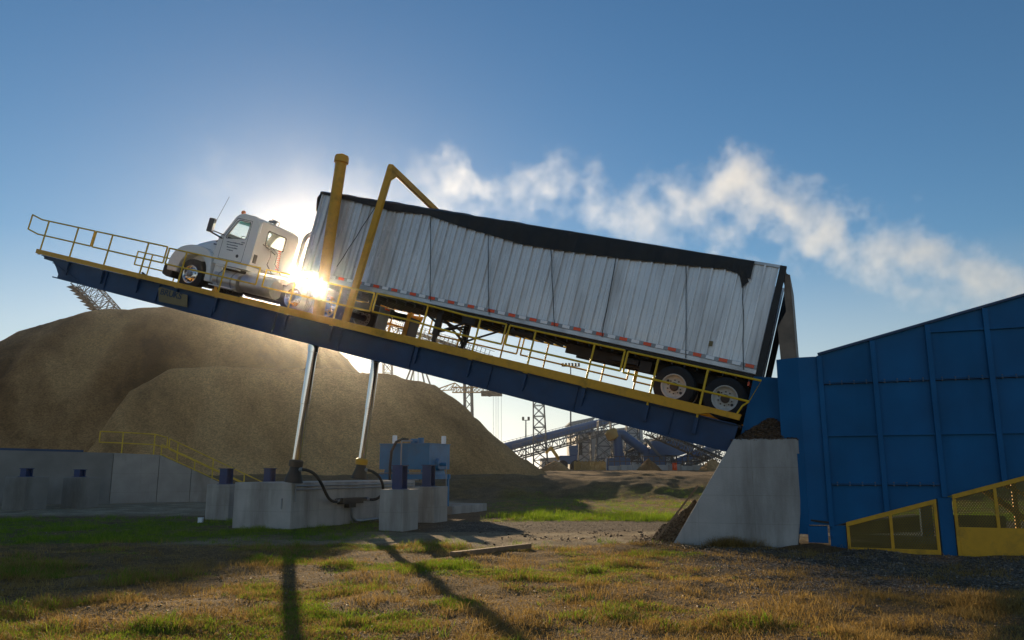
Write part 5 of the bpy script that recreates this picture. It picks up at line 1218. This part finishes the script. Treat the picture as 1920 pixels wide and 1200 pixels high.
c = atY(1066, 884, 104); z = gz_(c); m = MB().box(c[0]-1.2, c[0]+1.1, 103, 105, z+.8, z+1.9).box(c[0]+.1, c[0]+1.2, 103.2, 104.8, z+1.9, z+3.2); m.build('body', M['far_blue'], wh, bevel=.08)
MB().bar((c[0]-1.2, 104, z+1.4), (c[0]-2.3, 104, z+3.0), .5, .4).bar((c[0]-2.3, 104, z+3.0), (c[0]-2.9, 104, z+2.2), 1.6, .3).build('lift_arm', M['yellow'], wh)
for dx, yy in ((-.8, 102.8), (.9, 102.8), (-.8, 105.2), (.9, 105.2)): MB().lathe([(0, -.25), (.5, -.25), (.65, -.2), (.65, .2), (.5, .25), (0, .25)], (c[0]+dx, yy, z+.65), (0, 1, 0), 20).build('wheel', M['rubber'], wh, smooth=True)
for lab, x, Y, rx, h in (('small sunlit chip heap in front of the plant towers', 1217, 92, 1.7, 1.35), ('small chip heap just left of the concrete pier top', 1338, 90, 1.9, 1.6), ('low grey earth heap under the lattice tower', 1040, 92, 2.2, 1.3)):
    p = atY(x, 885, Y); heap('chip_mound', lab, p[0], Y, gz_(p)-.15, rx, 2.2, h, int(x), 'chips', 'W', group='small chip heaps in the yard')
# ================================================================== grass, litter, steam
mg = blade_mat('green_grass_blade', (.08, .19, .012), (.32, .41, .03), .62); mdy = blade_mat('dry_grass_blade', (.2, .115, .025), (.56, .385, .125), .55)
clump = lambda x, y: .55+1.3*sstep(.42, .75, fbm(x*1.7, y*1.7, 3, 15))
def pick(n, seed, idx, thr=0, **kw):
    x, y, r = scatter(n, seed, **kw); cv_ = covers(x, y)[idx]; k = (r.uniform(0, 1, n) < cv_) & ~blocked(x, y); return x[k], y[k], r
x, y, r = pick(NG, 101, 0, y0=7, y1=50, pw=1.15)
tall = 1+1.6*sstep(26.5, 27.4, y)*sstep(30.5, 28.5, y)*sstep(-1, .5, x)*fbm(x*1.5, y*1.5, 2, 91)
blades('grass', 'green grass growing in patches across the yard', x, y, r.uniform(.04, .13, len(x))*tall*clump(x, y)*(1+.25*sstep(25, 45, y)), 13, .055, .007, mg, .6, 1)
x, y, r = pick(ND, 202, 1, y0=6.5, y1=50, pw=1.35)
blades('dry_grass', 'dry straw coloured grass over the foreground and yard', x, y, r.uniform(.03, .12, len(x))*clump(x, y), 11, .07, .006, mdy, .95, 2)
# tall weeds in tufts
x, y, r = scatter(9000, 303, y0=24, y1=34, pw=1); k = (x > -1) & (fbm(x*.9, y*.9, 2, 7) > .45) & (y > 27) & (y < 31) & ~blocked(x, y); x, y = x[k], y[k]
blades('weeds', 'taller green weeds along the edge of the concrete strip', x, y, r.uniform(.10, .32, len(x)), 9, .09, .012, mg, .55, 4)
# twiggy dry tuft at the pier foot
c = H2W((.25, -2.15, 0)); n = 170; r = np.random.default_rng(5); x = c[0]+r.normal(0, .32, n); y = c[1]+r.normal(0, .07, n)
blades('dry_weeds', 'dry wiry weeds at the foot of the concrete pier', x, y, r.uniform(.12, .36, n), 16, .06, .004, mdy, .9, 6)
def litter(name, label, px, py, size, m, seed, flat=.35, zoff=0.0, zz=None):
    r = np.random.default_rng(seed); n = len(px); z = (land_z(px, py) if zz is None else zz)+zoff
    a = r.uniform(0, 2*np.pi, n); t = r.normal(0, .45, n); s = size; el = r.uniform(.3, 1, n)
    ax = np.stack([np.cos(a)*np.cos(t), np.sin(a)*np.cos(t), np.sin(t)], -1)*s[:, None]; ay = np.stack([-np.sin(a), np.cos(a), r.normal(0, .25, n)], -1)*(s*el)[:, None]; az = np.cross(ax, ay); az = az/np.linalg.norm(az, axis=1)[:, None]*(s*flat*r.uniform(.5, 1.2, n))[:, None]
    c = np.stack([px, py, z+s*flat*.3], -1); V = []
    for k in ((-1, -1, -1), (1, -1, -1), (1, 1, -1), (-1, 1, -1), (-.7, -.8, 1), (.8, -.6, 1), (.6, .8, 1), (-.8, .6, 1)):
        j = r.uniform(.75, 1.1, (n, 1)); V.append(c+(ax*k[0]+ay*k[1])*j*.5+az*k[2]*.5)
    V = np.stack(V, 1).reshape(-1, 3); b = np.arange(n)[:, None]*8
    Q = np.concatenate([b+np.array(q) for q in ((0, 3, 2, 1), (4, 5, 6, 7), (0, 1, 5, 4), (1, 2, 6, 5), (2, 3, 7, 6), (3, 0, 4, 7))])
    me = bpy.data.meshes.new(name); raw_mesh(me, V, Q); t_ = r.uniform(0, 1, n); at = me.attributes.new('tint', 'FLOAT', 'POINT'); at.data.foreach_set('value', np.repeat(t_, 8).astype(np.float32)); me.materials.append(m)
    o = bpy.data.objects.new(name, me); COL.objects.link(o); o['kind'] = 'stuff'; o['label'] = label; o['category'] = name.replace('_', ' '); return o
mchip = blade_mat('loose_wood_chip', (.12, .07, .035), (.38, .26, .15), .0); mst = blade_mat('gravel_stone', (.1, .08, .06), (.34, .29, .23), .0); mbk = blade_mat('bark_lump', (.045, .028, .016), (.16, .1, .06), .0)
x, y, r = scatter(60000, 404, y0=6.5, y1=28, pw=1.6); g_ = covers(x, y); k = (r.uniform(0, 1, len(x)) < g_[3]*.5+.03) & ~blocked(x, y); x, y = x[k], y[k]
litter('gravel', 'grey gravel stones scattered over the bare ground', x, y, r.uniform(.01, .036, len(x)), mst, 3, .6)
x, y, r = scatter(26000, 405, y0=6.5, y1=26, pw=1.6); g_ = covers(x, y); k = (r.uniform(0, 1, len(x)) < .10+.42*g_[3]) & ~blocked(x, y); x, y = x[k], y[k]
litter('wood_chip_litter', 'loose wood chips strewn over the ground', x, y, r.uniform(.015, .06, len(x)), mchip, 4, .2)
r = np.random.default_rng(8); n = 300; x = r.uniform(-1, 4.0, n); y = 18.6+r.uniform(0, 1, n)**1.3*4.5; k = fbm(x*1.3, y*1.3, 2, 3) > .48; x, y = x[k], y[k]
litter('bark_lumps', 'dark bark lumps dropped on the pale concrete strip', x, y, r.uniform(.02, .09, len(x)), mbk, 7, .4)
# chips lying on the spill by the pier
r = np.random.default_rng(9); n = 9000; hx_, hy_ = r.normal(-.95, .38, n), r.normal(-1.3, .6, n); k = ~((hx_ > -.9) & (hy_ > -2) & (hy_ < -1.2)) & (hx_ < .3); hx_, hy_ = hx_[k], hy_[k]
dg = bpy.context.evaluated_depsgraph_get(); pts = []
spill = [o for o in COL.objects if o.name.startswith('bark_heap')]; dg.update()
wx = HO[0]+HE[0]*hx_+HA[0]*hy_; wy = HO[1]+HE[1]*hx_+HA[1]*hy_; zz = land_z(wx, wy)
sp_ = spill[1]
for i in range(len(wx)):
    ok, lo, nn_, f_ = sp_.ray_cast(Vector((wx[i], wy[i], 9)), Vector((0, 0, -1)))
    if ok: zz[i] = max(zz[i], lo[2])
litter('wood_chip_litter', 'wood chips and bark covering the spill beside the pier', wx, wy, r.uniform(.02, .075, len(wx)), mchip, 12, .25, .01, zz)
r = np.random.default_rng(19); n = 2600; hx_, hy_ = r.uniform(.4, 1.75, n), r.uniform(-1.93, -1.3, n); wx = HO[0]+HE[0]*hx_+HA[0]*hy_; wy = HO[1]+HE[1]*hx_+HA[1]*hy_; zz = np.full(n, -9.0)
for i in range(n):
    ok, lo, nn_, f_ = spill[0].ray_cast(Vector((wx[i], wy[i], 9)), Vector((0, 0, -1)))
    if ok and lo[2] > 2.3: zz[i] = lo[2]
k = zz > 0; litter('bark_litter', 'bark flakes lying over the heap on the pier', wx[k], wy[k], r.uniform(.02, .09, k.sum()), mbk, 14, .25, .005, zz[k])
# ------------------------------------------------------------------ steam plume: a volume whose density follows a drifting centre line
SY = 170.0
ctr = [(330, 300, 90), (450, 340, 100), (560, 390, 100), (700, 380, 90), (810, 370, 70), (880, 320, 52), (930, 372, 42), (985, 352, 46), (1100, 362, 48), (1200, 392, 50), (1300, 396, 55), (1400, 345, 60), (1480, 395, 50), (1560, 435, 46), (1650, 452, 48), (1750, 480, 48), (1850, 520, 46), (1920, 535, 46), (2050, 600, 46)]
cx_ = [atY(a, b, SY) for a, b, h in ctr]
X0, X1 = cx_[0][0], cx_[-1][0]; Z0, Z1 = 34.0, 92.0
st = MB().box(X0-6, X1+4, SY-9, SY+9, Z0-10, Z1+6).build('steam_plume', None); st['kind'] = 'stuff'; st['label'] = 'white steam plume drifting across the sky behind the trailer'; st['category'] = 'steam'
m = bpy.data.materials.new('steam'); m.use_nodes = True; nt = m.node_tree; N, L = nt.nodes, nt.links; N.remove(N['Principled BSDF']); o_ = N['Material Output']
vs_ = N.new('ShaderNodeVolumePrincipled'); vs_.inputs['Color'].default_value = (.92, .96, 1, 1); vs_.inputs['Anisotropy'].default_value = .55
tc = N.new('ShaderNodeTexCoord'); sp = N.new('ShaderNodeSeparateXYZ'); L.new(tc.outputs['Object'], sp.inputs[0])
def math_(op, a, b=None, c=None):
    n_ = N.new('ShaderNodeMath'); n_.operation = op
    for i, v_ in enumerate((a, b, c)):
        if v_ is None: continue
        if isinstance(v_, (int, float)): n_.inputs[i].default_value = v_
        else: L.new(v_, n_.inputs[i])
    return n_.outputs[0]
def curve(fac, pts):
    f = N.new('ShaderNodeFloatCurve'); c = f.mapping.curves[0]
    while len(c.points) > 2: c.points.remove(c.points[1])
    c.points[0].location = pts[0]; c.points[1].location = pts[-1]
    for p in pts[1:-1]: c.points.new(*p)
    f.mapping.update(); L.new(fac, f.inputs['Value']); return f.outputs[0]
# churn the position first, so that the edges curl
nz = N.new('ShaderNodeTexNoise'); nz.inputs['Scale'].default_value = .075; nz.inputs['Detail'].default_value = 3; L.new(tc.outputs['Object'], nz.inputs['Vector'])
sv = N.new('ShaderNodeSeparateColor'); L.new(nz.outputs['Color'], sv.inputs[0])
xw = math_('ADD', sp.outputs[0], math_('MULTIPLY', math_('SUBTRACT', sv.outputs[0], .5), 9.0)); zw = math_('ADD', sp.outputs[2], math_('MULTIPLY', math_('SUBTRACT', sv.outputs[1], .5), 9.0))
fx = math_('DIVIDE', math_('SUBTRACT', xw, float(X0)), float(X1-X0))
zc = curve(fx, [(float((p[0]-X0)/(X1-X0)), float((p[2]-Z0)/(Z1-Z0))) for p in cx_]); hf = curve(fx, [(float((p[0]-X0)/(X1-X0)), float(h/100.0)) for p, (_, _, h) in zip(cx_, ctr)])
zz_ = math_('ADD', math_('MULTIPLY', zc, Z1-Z0), Z0); hh = math_('MULTIPLY', hf, 100*SY/F_PX*1.05)
dz = math_('DIVIDE', math_('SUBTRACT', zw, zz_), hh); dzn = math_('MULTIPLY', math_('MINIMUM', dz, 0), .62); dz2 = math_('ADD', math_('MAXIMUM', dz, 0), dzn)
dy = math_('DIVIDE', math_('SUBTRACT', sp.outputs[1], SY), 7.5)
rad = math_('SQRT', math_('ADD', math_('MULTIPLY', dz2, dz2), math_('MULTIPLY', dy, dy)))
n2 = N.new('ShaderNodeTexNoise'); n2.inputs['Scale'].default_value = .15; n2.inputs['Detail'].default_value = 9; n2.inputs['Roughness'].default_value = .68; L.new(tc.outputs['Object'], n2.inputs['Vector'])
n3 = N.new('ShaderNodeTexNoise'); n3.inputs['Scale'].default_value = .055; n3.inputs['Detail'].default_value = 2; L.new(tc.outputs['Object'], n3.inputs['Vector'])
d = math_('SUBTRACT', math_('ADD', math_('ADD', .92, math_('MULTIPLY', math_('SUBTRACT', n3.outputs['Fac'], .5), 2.4)), math_('MULTIPLY', math_('SUBTRACT', n2.outputs['Fac'], .50), 5.4)), rad)
env = curve(fx, [(0, .0), (.08, .10), (.22, .16), (.285, .3), (.325, .65), (.5, .65), (.66, 1), (1, 1)])
dens = math_('MULTIPLY', math_('MULTIPLY', math_('MAXIMUM', d, 0), env), STEAM); L.new(dens, vs_.inputs['Density']); L.new(vs_.outputs[0], o_.inputs['Volume'])
st.data.materials.append(m); SC.cycles.volume_step_rate = .5; SC.cycles.volume_max_steps = 256; m.volume_intersection_method = 'FAST' if hasattr(m, 'volume_intersection_method') else None
# ------------------------------------------------------------------ haze volume added to spread a glow round the sun
if HAZE > 0:
    hz = MB().box(-190, 190, -12, 156, -1.6, 27).build('haze', None); hz['kind'] = 'stuff'; hz['label'] = 'thin haze added over the yard for the glow round the sun'; hz['category'] = 'haze'
    m = bpy.data.materials.new('glow_haze'); m.use_nodes = True; nt = m.node_tree; N, L = nt.nodes, nt.links; N.remove(N['Principled BSDF'])
    v = N.new('ShaderNodeVolumePrincipled'); v.inputs['Color'].default_value = (.95, .93, .9, 1); v.inputs['Density'].default_value = HAZE; v.inputs['Anisotropy'].default_value = .975
    L.new(v.outputs[0], N['Material Output'].inputs['Volume']); hz.data.materials.append(m)
